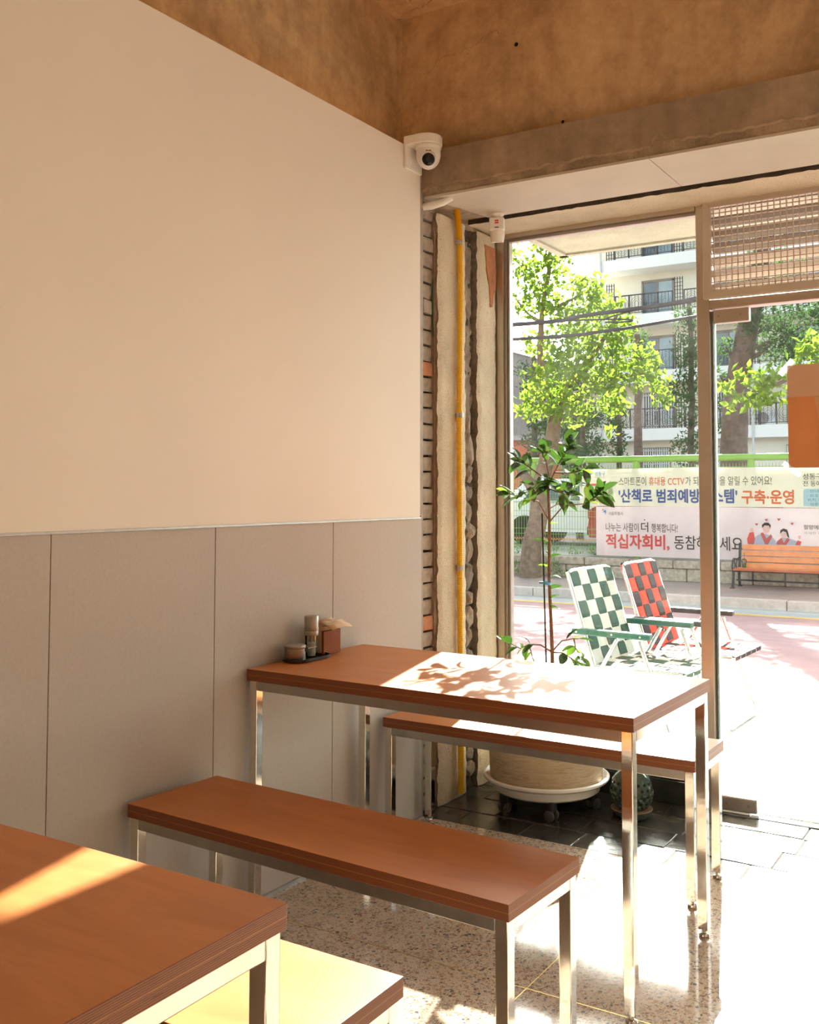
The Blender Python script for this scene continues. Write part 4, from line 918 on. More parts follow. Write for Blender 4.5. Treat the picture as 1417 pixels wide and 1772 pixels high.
T1('전 동에', -1.184, -0.90, 1.40, 1.49, yt, 'ink_dark', b1, bold=0.004); T1('「', -0.86, -0.82, 1.42, 1.49, yt, 'ink_orange', b1)
bx = mk('printed_box', MB().prism([(-1.18, 1.075), (0.3, 1.075), (0.3, 1.36), (-1.15, 1.36), (-1.18, 1.33)], yt - 0.0012, yt, 'xz'), 'ink_sky', b1, world=True)
for k, s in enumerate(('· 안내문 QR', '· 보호 1회 전', '  위치 전송 등', '· 성동구청 전')): T1(s, -1.12, -0.72, 1.295 - k * 0.07, 1.345 - k * 0.07, yt - 0.002, 'ink_teal', b1)
T1('성동구', -4.80, -4.60, 1.60, 1.68, yt, 'ink_cyan', b1, bold=0.01); T1('SEONGDONG-GU', -4.80, -4.62, 1.565, 1.582, yt, 'ink_grey', b1)
for k, (mt, pl) in enumerate((('ink_mag', [(-4.97, 1.62), (-4.90, 1.61), (-4.92, 1.69)]), ('ink_cyan', [(-4.93, 1.60), (-4.84, 1.64), (-4.89, 1.70)]), ('ink_yel', [(-4.95, 1.595), (-4.87, 1.60), (-4.91, 1.635)]))):
    mk('printed_logo', MB().prism(pl, yt - 0.001 - k * 0.001, yt, 'xz'), mt, b1, world=True)
for x, h, mt in ((-4.95, 0.28, 'ink_tree'), (-4.60, 0.34, 'ink_tree'), (-4.50, 0.42, 'ink_tree'), (-4.66, 0.24, 'ink_tan'), (-4.80, 0.2, 'ink_tan')):
    mk('printed_tree', MB().prism([(x - 0.06, 1.10), (x + 0.06, 1.10), (x + 0.05, 1.10 + h * .5), (x, 1.10 + h), (x - 0.05, 1.10 + h * .5)], yt - 0.001, yt, 'xz'), mt, b1, world=True)
mk('printed_roof', MB().prism([(-4.92, 1.42), (-4.70, 1.42), (-4.74, 1.46), (-4.86, 1.46)], yt - 0.001, yt, 'xz'), 'ink_coral', b1, world=True)
b2 = root('banner', (-2.2, YBN - 0.01, 0.16), label='pale pink street banner with coral Korean lettering below the cream one', cat='banner', group='banners tied to the green fence')
mk('cloth', cloth(-4.78, 0.75, 0.165, 1.048, YBN - 0.01, amp=0.004), 'banner_pink', b2, world=True)
yt2 = YBN - 0.018
T1('나누는 사람이', -4.594, -3.98, 0.60, 0.755, yt2, 'ink_dark', b2); T1('더', -3.93, -3.80, 0.60, 0.775, yt2, 'ink_dark', b2, bold=0.004); T1('행복합니다!', -3.74, -3.273, 0.60, 0.755, yt2, 'ink_dark', b2)
mk('printed_dot', disc(-3.866, 0.815, 0.011, 0.011, yt2), 'ink_dark', b2, world=True)
T1('적십자회비,', -4.596, -3.42, 0.285, 0.56, yt2, 'ink_coral', b2, bold=0.030)
T1('동참해주세요', -3.338, -2.165, 0.315, 0.555, yt2, 'ink_dark', b2, bold=0.006)
T1('서울특별시', -4.54, -4.27, 0.89, 0.955, yt2, 'ink_grey', b2, bold=0.005)
mk('printed_logo', MB().prism([(-4.66, 0.93), (-4.63, 0.96), (-4.60, 0.99), (-4.58, 0.95), (-4.60, 0.90), (-4.61, 0.95)], yt2 - 0.001, yt2, 'xz'), 'ink_cyan', b2, world=True)
mk('printed_logo', disc(-4.645, 0.985, 0.012, 0.012, yt2), 'ink_coral', b2, world=True)
T1('절망에서', -1.184, -0.88, 0.70, 0.775, yt2, 'ink_dark', b2, bold=0.004); T1('희망으로', -0.85, -0.5, 0.70, 0.775, yt2, 'ink_coral', b2, bold=0.01); T1('자세한 정보는 대한', -1.184, -0.62, 0.62, 0.665, yt2, 'ink_grey', b2)
def PR(nm, mb, mt): return mk(nm, mb, mt, b2, world=True)
YP = yt2
for x, z_, s in ((-1.93, 0.77, 0), (-1.79 + .02, 0.845, 1), (-1.57, 0.855, 2), (-1.40 + .04, 0.79, 3)):
    PR('printed_ring', disc(x, z_, 0.05, 0.05, YP), 'ink_white')
    PR('printed_heart', MB().prism([(x, z_ - 0.025), (x + 0.025, z_ + 0.004), (x + 0.016, z_ + 0.02), (x, z_ + 0.01), (x - 0.016, z_ + 0.02), (x - 0.025, z_ + 0.004)], YP - 0.003, YP - 0.0015, 'xz'), 'ink_coral')
# two volunteers printed on the cloth: man with a raised fist, woman with tied hair
PR('printed_figure', MB().prism([(-2.03, 0.44), (-1.66, 0.44), (-1.62, 0.50), (-1.70, 0.58), (-1.80, 0.62), (-1.90, 0.60), (-1.98, 0.54)], YP - 0.0015, YP, 'xz'), 'ink_lav')
PR('printed_sleeve', MB().prism([(-2.08, 0.44), (-1.98, 0.44), (-1.96, 0.52), (-1.98, 0.64), (-2.05, 0.63), (-2.09, 0.52)], YP - 0.003, YP - 0.0015, 'xz'), 'ink_coral')
PR('printed_fist', disc(-2.01, 0.675, 0.028, 0.034, YP), 'ink_skin')
PR('printed_collar', MB().prism([(-1.87, 0.62), (-1.83, 0.64), (-1.77, 0.54), (-1.70, 0.61), (-1.68, 0.57), (-1.75, 0.44), (-1.80, 0.44)], YP - 0.003, YP - 0.0015, 'xz'), 'ink_coral')
PR('printed_face', disc(-1.775, 0.70, 0.055, 0.078, YP - 0.002), 'ink_skin'); PR('printed_hair', MB().prism([(-1.84, 0.71), (-1.845, 0.76), (-1.80, 0.80), (-1.74, 0.80), (-1.70, 0.76), (-1.71, 0.70), (-1.73, 0.75), (-1.80, 0.755)], YP - 0.005, YP - 0.0035, 'xz'), 'ink_hair')
PR('printed_figure', MB().prism([(-1.66, 0.44), (-1.27, 0.44), (-1.28, 0.50), (-1.38, 0.54), (-1.50, 0.56), (-1.58, 0.52)], YP - 0.0015, YP, 'xz'), 'ink_lav')
PR('printed_collar', MB().prism([(-1.60, 0.50), (-1.53, 0.56), (-1.50, 0.47), (-1.44, 0.56), (-1.40, 0.53), (-1.46, 0.44), (-1.62, 0.44)], YP - 0.003, YP - 0.0015, 'xz'), 'ink_coral')
PR('printed_sleeve', MB().prism([(-1.32, 0.44), (-1.24, 0.44), (-1.22, 0.50), (-1.28, 0.52)], YP - 0.003, YP - 0.0015, 'xz'), 'ink_coral')
PR('printed_fist', disc(-1.25, 0.57, 0.025, 0.03, YP), 'ink_skin')
PR('printed_face', disc(-1.50, 0.62, 0.048, 0.068, YP - 0.002), 'ink_skin')
PR('printed_hair', MB().prism([(-1.555, 0.62), (-1.55, 0.68), (-1.50, 0.71), (-1.44, 0.69), (-1.42, 0.62), (-1.41, 0.55), (-1.44, 0.58), (-1.46, 0.65), (-1.51, 0.665)], YP - 0.005, YP - 0.0035, 'xz'), 'ink_hair')

# ------------------------------------------------------------------ street bench and cup
bn = root('street_bench', (-1.2, 16.2, -0.25), label='orange slatted park bench with black iron ends by the fence', cat='bench')
def PB(nm, mb, mat, par=None, **k): return mk(nm, mb, mat, par or bn, world=True, **k)
for x in (-2.17, -0.22):
    e = PB('iron_end', MB().tube([(x, 15.98, -0.25), (x, 16.04, -0.10), (x, 16.05, 0.03), (x, 16.2, 0.02), (x, 16.42, 0.0), (x, 16.46, 0.2), (x, 16.52, 0.46)], 0.022, 8).tube([(x, 16.46, -0.25), (x, 16.40, -0.12), (x, 16.40, 0.0)], 0.022, 8), 'cast_iron', smooth=True)
    PB('armrest', MB().tube([(x, 16.03, 0.02), (x, 15.99, 0.10), (x, 16.02, 0.19), (x, 16.10, 0.22), (x, 16.30, 0.20), (x, 16.47, 0.22)], 0.018, 8).tube([(x, 16.10, 0.04), (x, 16.16, 0.12), (x, 16.10, 0.20)], 0.012, 6).tube([(x, 16.3, 0.02), (x, 16.22, 0.11), (x, 16.3, 0.2)], 0.012, 6), 'cast_iron', e, smooth=True)
    PB('foot_pad', MB().box(x - 0.03, x + 0.03, 15.94, 16.02, -0.25, -0.235).box(x - 0.03, x + 0.03, 16.42, 16.50, -0.25, -0.235), 'cast_iron', e)
PB('stretcher', MB().tube([(-2.17, 16.24, -0.13), (-0.22, 16.24, -0.13)], 0.014, 8), 'cast_iron', smooth=True)
for k in range(4):
    zz = 0.10 + k * 0.098; yy = 16.435 + k * 0.022
    Mr = Matrix.Translation((0, yy, zz)) @ Matrix.Rotation(math.radians(-12), 4, 'X')
    PB('back_slat', MB().obox(Mr, -2.13, -0.20, -0.014, 0.014, -0.042, 0.042), 'slat_wood', bevel=0.006)
for k in range(4):
    PB('seat_slat', MB().box(-2.19, -0.20, 16.0 + k * 0.105, 16.09 + k * 0.105, 0.035, 0.068), 'slat_red' if k == 0 else 'slat_wood', bevel=0.008)
cp = root('drink_cup', (-2.06, 16.30, 0.068), label='clear plastic cup of green drink left on the park bench', cat='cup')
mk('cup', MB().lathe([(0, 0), (0.028, 0), (0.040, 0.12), (0.038, 0.12), (0.026, 0.004), (0, 0.004)], 20), 'clear_glass', cp, smooth=True)
mk('drink', MB().lathe([(0, 0.005), (0.0265, 0.005), (0.0335, 0.07), (0, 0.07)], 20), 'drink_green', cp, smooth=True)
mk('lid', MB().lathe([(0.041, 0.119), (0.042, 0.125), (0.03, 0.14), (0.012, 0.15), (0, 0.15)], 20), 'clear_glass', cp, smooth=True)
mk('straw', MB().tube([(0.0, 0.0, 0.02), (0.008, 0.0, 0.24)], 0.004, 6), 'castor_black', cp)

# ------------------------------------------------------------------ webbed lawn chairs
def lawn_chair(x, y, rz, light, dark, armm, label, edge):
    ch = root('lawn_chair', (x, y, 0), rz, label, 'chair', 'folding lawn chairs outside the window')
    W2 = 0.255; top = Vector((-0.30, 0, 0.885)); bot = Vector((-0.145, 0, 0.40)); fr = Vector((0.34, 0, 0.405))
    t = 0.011
    def tube(nm, pts, r=t): return mk(nm, MB().tube(pts, r, 10), 'alu_tube', ch, smooth=True)
    # back frame, seat frame, legs
    bp_ = lambda s, y_: tuple(bot + (top - bot) * s + Vector((0, y_, 0)))
    tube('back_frame', [bp_(0, -W2), bp_(0.5, -W2), bp_(0.93, -W2), bp_(0.985, -W2 + 0.015), bp_(1.0, -W2 + 0.05), bp_(1.0, W2 - 0.05), bp_(0.985, W2 - 0.015), bp_(0.93, W2), bp_(0.5, W2), bp_(0, W2)])
    tube('seat_frame', [(bot.x, -W2, 0.40), (fr.x - 0.05, -W2, 0.405), (fr.x - 0.012, -W2 + 0.012, 0.405), (fr.x, -W2 + 0.05, 0.405), (fr.x, W2 - 0.05, 0.405), (fr.x - 0.012, W2 - 0.012, 0.405), (fr.x - 0.05, W2, 0.405), (bot.x, W2, 0.40)])
    AZ = 0.575; AX0, AX1 = -0.25, 0.185
    tube('front_leg', [(0.12, -W2 - 0.03, AZ - 0.02), (0.28, -W2 - 0.03, 0.10), (0.31, -W2 - 0.02, 0.03), (0.315, -W2 + 0.03, 0.012), (0.315, W2 - 0.03, 0.012), (0.31, W2 + 0.02, 0.03), (0.28, W2 + 0.03, 0.10), (0.12, W2 + 0.03, AZ - 0.02)])
    tube('rear_leg', [(0.0, -W2 - 0.03, AZ - 0.02), (-0.26, -W2 - 0.03, 0.10), (-0.30, -W2 - 0.02, 0.03), (-0.305, -W2 + 0.03, 0.012), (-0.305, W2 - 0.03, 0.012), (-0.30, W2 + 0.02, 0.03), (-0.26, W2 + 0.03, 0.10), (0.0, W2 + 0.03, AZ - 0.02)])
    for s in (-1, 1):
        am = mk('armrest', MB().box(AX0, AX1, s * (W2 + 0.03) - 0.024, s * (W2 + 0.03) + 0.024, AZ - 0.012, AZ + 0.02), armm, ch, bevel=0.008, seg=3)
        for xx in (AX0 + 0.03, -0.02, AX1 - 0.05):
            mk('rivet', MB().lathe([(0.006, 0), (0.005, 0.002), (0, 0.003)], 8, M=Matrix.Translation((xx, -s * 0 + s * (W2 + 0.03) - 0.024 if s < 0 else W2 + 0.054, AZ + 0.003)) @ Matrix.Rotation(math.radians(90 if s < 0 else -90), 4, 'X')), 'alu_tube', am)
    # woven straps: vertical dark straps in front or behind horizontal light ones, checkerboard
    bd = (top - bot).normalized(); nrm = Vector((bd.z, 0, -bd.x))            # back normal towards the seat front
    L = (top - bot).length
    def strap(P, wdir, width, mat, nm):
        vs = []; n = len(P)
        for p in P:
            vs += [p - wdir * width / 2, p + wdir * width / 2]
        o = mk(nm, MB().add(vs, [(2 * i, 2 * i + 1, 2 * i + 3, 2 * i + 2) for i in range(n - 1)]), mat, ch); s = o.modifiers.new('thick', 'SOLIDIFY'); s.thickness = 0.0016; s.offset = 0
    nh, nv = 6, 5
    hp, vp = L / nh, (2 * W2) / nv
    Y = Vector((0, 1, 0))
    for i in range(nh):                                   # across the back
        c = bot + bd * (hp * (i + 0.5)); P = [c - Y * (W2 + 0.013) - nrm * 0.004]
        for j in range(nv):
            yy = -W2 + vp * (j + 0.5); up = 1 if (i + j) % 2 == 0 else -1
            P.append(c + Y * (yy - vp * .3) + nrm * 0.0035 * up + nrm * 0.009); P.append(c + Y * (yy + vp * .3) + nrm * 0.0035 * up + nrm * 0.009)
        P.append(c + Y * (W2 + 0.013) - nrm * 0.004); strap(P, bd, hp * 0.95, light, 'cross_strap')
    for j in range(nv):                                   # up the back
        yy = -W2 + vp * (j + 0.5); P = []
        for i in range(nh):
            up = -1 if (i + j) % 2 == 0 else 1
            for q in (-.3, .3): P.append(bot + bd * (hp * (i + 0.5 + q)) + Y * yy + nrm * (0.009 + 0.0035 * up))
        P.append(top + Y * yy + bd * 0.013); P.append(top + Y * yy - nrm * 0.012); strap(P, Y, vp * 0.88, dark, 'long_strap')
    ns_ = 5; Ls = fr.x - bot.x; sp = Ls / ns_
    for i in range(ns_):
        cx = bot.x + sp * (i + 0.5); P = [Vector((cx, -W2 - 0.013, 0.40))]
        for j in range(nv):
            yy = -W2 + vp * (j + 0.5); up = 1 if (i + j) % 2 else -1
            for q in (-.3, .3): P.append(Vector((cx, yy + vp * q, 0.412 + 0.0035 * up)))
        P.append(Vector((cx, W2 + 0.013, 0.40))); strap(P, Vector((1, 0, 0)), sp * 0.86, light, 'cross_strap')
    for j in range(nv):
        yy = -W2 + vp * (j + 0.5); P = []
        for i in range(ns_):
            up = -1 if (i + j) % 2 else 1
            for q in (-.3, .3): P.append(Vector((bot.x + sp * (i + .5 + q), yy, 0.412 + 0.0035 * up)))
        P.append(Vector((fr.x + 0.013, yy, 0.406))); P.append(Vector((fr.x + 0.012, yy, 0.385))); strap(P, Y, vp * 0.88, dark, 'long_strap')
    return ch
lawn_chair(0.315, 4.70, math.radians(-4), 'web_white', 'web_green', 'arm_green', 'folding lawn chair with white and green webbing and green armrests', 0)
lawn_chair(0.375, 5.34, math.radians(-2), 'web_red', 'web_black', 'arm_black', 'folding lawn chair with red and black webbing and black armrests', 0)

# ------------------------------------------------------------------ trees
RT = np.random.RandomState(4)
def foliage(blobs, per_m2, L, Wd, mat, parent, name='foliage', droop=0.3, seed=0, off=(0, 0, 0)):
    rng = np.random.RandomState(seed); V = []; F = []; o = 0
    for bx_, by_, bz_, r in blobs:
        n = max(12, int(per_m2 * r * r))
        d = rng.normal(size=(n, 3)); d /= np.linalg.norm(d, axis=1)[:, None]
        rad_ = r * rng.uniform(0.25, 1.1, n) ** 0.7
        c = np.array([bx_, by_, bz_]) + d * rad_[:, None] * np.array([1.1, 1.1, 0.8])
        ax = rng.normal(size=(n, 3)); ax[:, 2] -= droop; ax /= np.linalg.norm(ax, axis=1)[:, None]
        up = rng.normal(size=(n, 3)) + np.array([0, 0, 1.0]); sd_ = np.cross(ax, up); sd_ /= np.linalg.norm(sd_, axis=1)[:, None]
        nn = np.cross(sd_, ax)
        ll = L * rng.uniform(0.7, 1.25, n)[:, None]; ww = Wd * rng.uniform(0.7, 1.2, n)[:, None]
        p0 = c; p1 = c + ax * ll * .45 + sd_ * ww / 2 + nn * ww * .15; p2 = c + ax * ll; p3 = c + ax * ll * .45 - sd_ * ww / 2 + nn * ww * .15
        V.append(np.stack([p0, p1, p2, p3], 1).reshape(-1, 3)); F.append(np.arange(n)[:, None] * 4 + o + np.array([[0, 1, 2, 3]])); o += 4 * n
    V = np.concatenate(V) - np.array(off); F = np.concatenate(F)
    tri = np.concatenate([F[:, [0, 1, 2]], F[:, [0, 2, 3]]])
    me = bpy.data.meshes.new(name); me.from_pydata(V.tolist(), [], tri.tolist()); me.materials.append(MATS[mat])
    ob = bpy.data.objects.new(name, me); C.objects.link(ob); ob.parent = parent; ob['kind'] = 'stuff'; return ob
def limb(parent, pts, r0, r1, mat, name='branch', n=10):
    m = 5 * (len(pts) - 1); P = [cr(pts, (len(pts) - 1) * k / m * 0.9999) for k in range(m + 1)]
    P = [p + Vector((mnoise.noise(p * 2.0), mnoise.noise(p * 2.0 + Vector((9, 0, 0))), 0)) * 0.04 for p in P]
    return mk(name, MB().tube(P, [r0 + (r1 - r0) * k / m for k in range(m + 1)], n), mat, parent, smooth=True, world=True)
TB = [(-5.485, 16.091, 5.332, 0.48), (-5.099, 16.375, 4.807, 0.52), (-5.555, 15.624, 4.73, 0.43), (-4.398, 16.019, 4.576, 0.36), (-5.13, 16.707, 4.432, 0.47), (-5.961, 16.713, 4.174, 0.32), (-4.024, 15.326, 3.842, 0.41), (-4.824, 15.473, 3.823, 0.42), (-4.494, 15.193, 3.174, 0.62), (-5.465, 15.893, 2.983, 0.47), (-3.861, 15.154, 3.23, 0.45), (-3.737, 15.922, 3.597, 0.35), (-3.553, 16.268, 3.222, 0.3), (-3.132, 15.601, 2.847, 0.18), (-4.315, 16.317, 2.858, 0.3), (-5.919, 16.164, 2.76, 0.19), (-4.582, 15.143, 2.636, 0.31), (-6.056, 16.106, 5.51, 0.32), (-5.073, 15.567, 5.545, 0.32), (-4.541, 15.847, 4.921, 0.31), (-3.426, 15.61, 3.346, 0.25), (-4.385, 16.348, 2.4, 0.12), (-3.979, 15.893, 4.213, 0.3), (-5.224, 15.382, 3.335, 0.32), (-6.9, 16.2, 5.0, 0.5), (-6.6, 16.0, 5.9, 0.5), (-5.6, 16.3, 6.2, 0.5)]
t1 = root('street_tree', (-5.87, 16.2, -0.25), label='street tree with bright yellow green leaves and a leaning trunk left of the banners', cat='tree')
limb(t1, [(-5.88, 16.2, -0.27), (-5.84, 16.2, 0.3), (-5.70, 16.2, 0.95), (-5.66, 16.2, 1.5), (-5.44, 16.2, 2.27), (-5.32, 16.2, 2.9)], 0.20, 0.12, 'bark', 'trunk', 14)
limb(t1, [(-5.70, 16.2, 1.15), (-5.95, 16.22, 1.55), (-6.25, 16.25, 2.0), (-6.6, 16.3, 2.6), (-6.9, 16.3, 3.6)], 0.12, 0.05, 'bark')
limb(t1, [(-5.34, 16.2, 2.8), (-5.56, 16.15, 3.4), (-5.62, 16.1, 3.97), (-5.48, 16.05, 5.0), (-5.35, 16.0, 5.8)], 0.085, 0.03, 'bark')
limb(t1, [(-5.34, 16.2, 2.8), (-5.0, 16.1, 3.25), (-4.6, 15.8, 3.55), (-4.2, 15.6, 3.9), (-3.95, 15.6, 4.3)], 0.075, 0.025, 'bark')
limb(t1, [(-5.2, 16.1, 3.05), (-4.6, 15.7, 3.05), (-4.0, 15.4, 3.2), (-3.5, 15.7, 3.3)], 0.05, 0.018, 'bark')
limb(t1, [(-5.55, 16.1, 4.4), (-5.9, 16.2, 4.6), (-6.2, 16.2, 5.0)], 0.04, 0.015, 'bark')
limb(t1, [(-5.5, 16.1, 4.6), (-5.15, 16.2, 4.75), (-4.7, 16.0, 4.85)], 0.04, 0.015, 'bark')
foliage(TB, 1250, 0.13, 0.085, 'leaf_bright', t1, seed=2, off=t1.location)
TB2 = [(-1.851, 14.545, 2.891, 0.16), (-1.653, 14.78, 3.059, 0.17), (-1.33, 14.306, 2.866, 0.21), (-1.107, 14.222, 2.97, 0.21), (-1.436, 14.388, 2.625, 0.17), (-1.314, 14.936, 2.706, 0.21), (-1.071, 14.976, 2.783, 0.17), (-0.677, 14.672, 3.241, 0.25), (-0.757, 14.903, 3.444, 0.21), (-0.874, 14.846, 3.103, 0.21), (-0.539, 14.378, 3.444, 0.17), (-1.608, 14.092, 2.653, 0.1), (-1.799, 14.653, 2.576, 0.09), (0.2, 15.0, 3.6, 0.6), (1.0, 15.4, 4.2, 0.8), (0.9, 15.2, 3.4, 0.6)]
t2 = root('street_tree', (0.9, 15.5, -0.25), label='street tree reaching a leafy bright green branch in from the right edge', cat='tree')
limb(t2, [(0.9, 15.5, -0.27), (0.95, 15.5, 0.8), (0.85, 15.45, 1.8), (0.8, 15.4, 3.0), (0.9, 15.4, 4.2)], 0.17, 0.07, 'bark', 'trunk', 12)
limb(t2, [(0.82, 15.42, 2.6), (0.2, 15.1, 3.0), (-0.6, 14.8, 3.1), (-1.2, 14.6, 2.85), (-1.7, 14.6, 2.75)], 0.06, 0.012, 'bark')
limb(t2, [(-0.2, 14.9, 3.1), (-0.6, 14.7, 3.4)], 0.02, 0.01, 'bark')
foliage(TB2, 800, 0.15, 0.10, 'leaf_bright', t2, seed=6, off=t2.location)
CON = {
 'big': ([(-2.343, 20.058, 4.321, 0.58), (-1.75, 19.862, 4.532, 0.63), (-2.708, 19.725, 4.654, 0.33), (-3.276, 19.907, 4.257, 0.3), (-3.419, 19.969, 3.682, 0.26), (-2.382, 19.769, 4.746, 0.41), (-1.96, 19.792, 4.029, 0.46), (-1.561, 19.958, 4.133, 0.34), (-3.594, 20.361, 3.128, 0.24), (-3.584, 20.086, 2.63, 0.21), (-1.728, 19.783, 4.915, 0.34), (-1.0, 20, 4.6, 0.6), (-2.4, 20, 5.6, 0.7), (-3.2, 20.0, 5.2, 0.5)],
   [(-3.18, 20, 0.1), (-3.16, 20, 2.0), (-3.1, 20, 3.2), (-2.92, 20, 4.3), (-2.70, 20, 5.2), (-2.5, 20, 6.5)], 0.30, 'old conifer with a thick dark trunk behind the fence, right of the metal post'),
 'thin': ([(-5.292, 23.778, 5.682, 0.32), (-5.206, 23.955, 5.339, 0.38), (-5.209, 23.705, 4.804, 0.4), (-5.071, 23.701, 4.296, 0.43), (-5.46, 24.014, 3.991, 0.36), (-4.975, 23.587, 3.572, 0.4), (-5.316, 23.984, 3.117, 0.32), (-5.07, 23.862, 2.603, 0.37), (-5.54, 24.208, 2.487, 0.29), (-5.083, 24.247, 4.788, 0.36), (-5.668, 24.191, 3.654, 0.26), (-5.32, 24.189, 2.12, 0.4)],
   [(-5.25, 24, 0.1), (-5.25, 24, 2.0), (-5.22, 24, 4.0), (-5.25, 24, 6.0)], 0.10, 'tall thin conifer behind the fence just left of the metal post'),
 'bare': ([(-5.75, 22, 4.6, 0.25), (-5.95, 22.2, 5.0, 0.3), (-5.7, 22.1, 1.7, 0.2)],
   [(-5.90, 22, 0.1), (-5.88, 22, 2.0), (-5.87, 22, 4.0), (-5.9, 22, 5.0)], 0.12, 'bare straight conifer trunk in front of the barred window'),
 'narrow': ([(-7.107, 23.874, 3.699, 0.21), (-7.112, 24.168, 3.422, 0.22), (-7.1, 23.84, 3.028, 0.22), (-7.162, 24.073, 2.67, 0.27), (-7.071, 23.826, 2.361, 0.25), (-7.262, 23.945, 3.487, 0.15)],
   [(-7.12, 24, 0.1), (-7.12, 24, 2.0), (-7.1, 24, 3.7)], 0.09, 'narrow clipped conifer behind the fence above the cream banner'),
 'bush': ([(-7.556, 22.562, 3.472, 0.32), (-7.481, 22.743, 3.122, 0.41), (-7.947, 23.472, 2.739, 0.47), (-7.407, 22.731, 2.258, 0.43), (-8.145, 23.191, 2.879, 0.32), (-8.052, 23.15, 2.211, 0.41), (-7.453, 23.224, 2.494, 0.26), (-7.822, 22.975, 1.837, 0.44)],
   [(-7.8, 23, 0.1), (-7.75, 23, 1.8), (-7.65, 23, 3.4)], 0.1, 'bushy dark conifer behind the fence, right of the leaning street tree'),
 'leftbush': ([(-9.073, 23.097, 3.506, 0.3), (-8.742, 22.567, 3.012, 0.33), (-8.99, 22.573, 2.579, 0.3), (-8.727, 22.699, 2.356, 0.33), (-8.95, 22.652, 2.065, 0.33), (-9.075, 22.6, 4.436, 0.3), (-8.841, 22.629, 5.018, 0.3), (-9.0, 22.6, 4.0, 0.25)],
   [(-8.95, 22.7, 0.1), (-8.9, 22.7, 2.2), (-8.9, 22.7, 4.8)], 0.1, 'dark conifer behind the fence, left of the leaning street tree'),
 'rear': ([(-9.105, 26.053, 5.63, 0.5), (-8.604, 25.688, 5.217, 0.41), (-9.553, 26.452, 4.869, 0.42), (-9.2, 26.1, 4.2, 0.5), (-9.0, 26, 3.4, 0.5), (-9.9, 26.2, 5.2, 0.5), (-9.9, 26.2, 4.3, 0.6), (-8.3, 26.1, 4.4, 0.5), (-8.2, 26, 3.5, 0.5), (-9.8, 26, 3.2, 0.55)],
   [(-9.1, 26, 0.1), (-9.1, 26, 3.0), (-9.1, 26, 5.5)], 0.1, 'conifer standing furthest back, before the apartment balconies'),
}
for k, (key, (bl, tr_, r0, lab)) in enumerate(CON.items()):
    t = root('conifer_tree', tr_[0], label=lab, cat='tree', group='conifers behind the green fence')
    limb(t, tr_, r0, r0 * 0.55, 'bark_conifer', 'trunk', 12)
    for q in bl[:5]:
        z0 = max(1.2, q[2] - 0.35); b0 = min(tr_, key=lambda p: abs(p[2] - z0)); limb(t, [(b0[0], b0[1], z0), ((b0[0] + q[0]) / 2, (b0[1] + q[1]) / 2, z0 + 0.12), (q[0], q[1], q[2])], r0 * 0.22, 0.012, 'bark_conifer', n=6)
    foliage(bl, 1500, 0.13, 0.045, 'leaf_conifer', t, droop=0.1, seed=20 + k, off=t.location)
wg = root('weed_clump', (-5.5, 16.5, -0.25), label='green weeds growing around the leaning street tree base', cat='weeds')
foliage([(-6.25, 16.4, -0.12, 0.15), (-5.55, 16.4, -0.10, 0.17), (-5.35, 16.45, -0.17, 0.09), (-6.5, 16.45, -0.05, 0.14)], 2500, 0.10, 0.02, 'weed', wg, seed=51, droop=-1.2, off=wg.location)
wg = root('weed_clump', (-6, 17.1, 0.12), label='leafy green weeds along the foot of the green fence', cat='weeds')
foliage([(-7.0, 17.1, 0.22, 0.18), (-6.6, 17.1, 0.2, 0.2), (-5.9, 17.1, 0.22, 0.16), (-5.4, 17.1, 0.18, 0.14), (-5.0, 17.1, 0.2, 0.15), (-4.4, 17.1, 0.16, 0.1)], 1500, 0.10, 0.03, 'weed', wg, seed=52, droop=-1.0, off=wg.location)

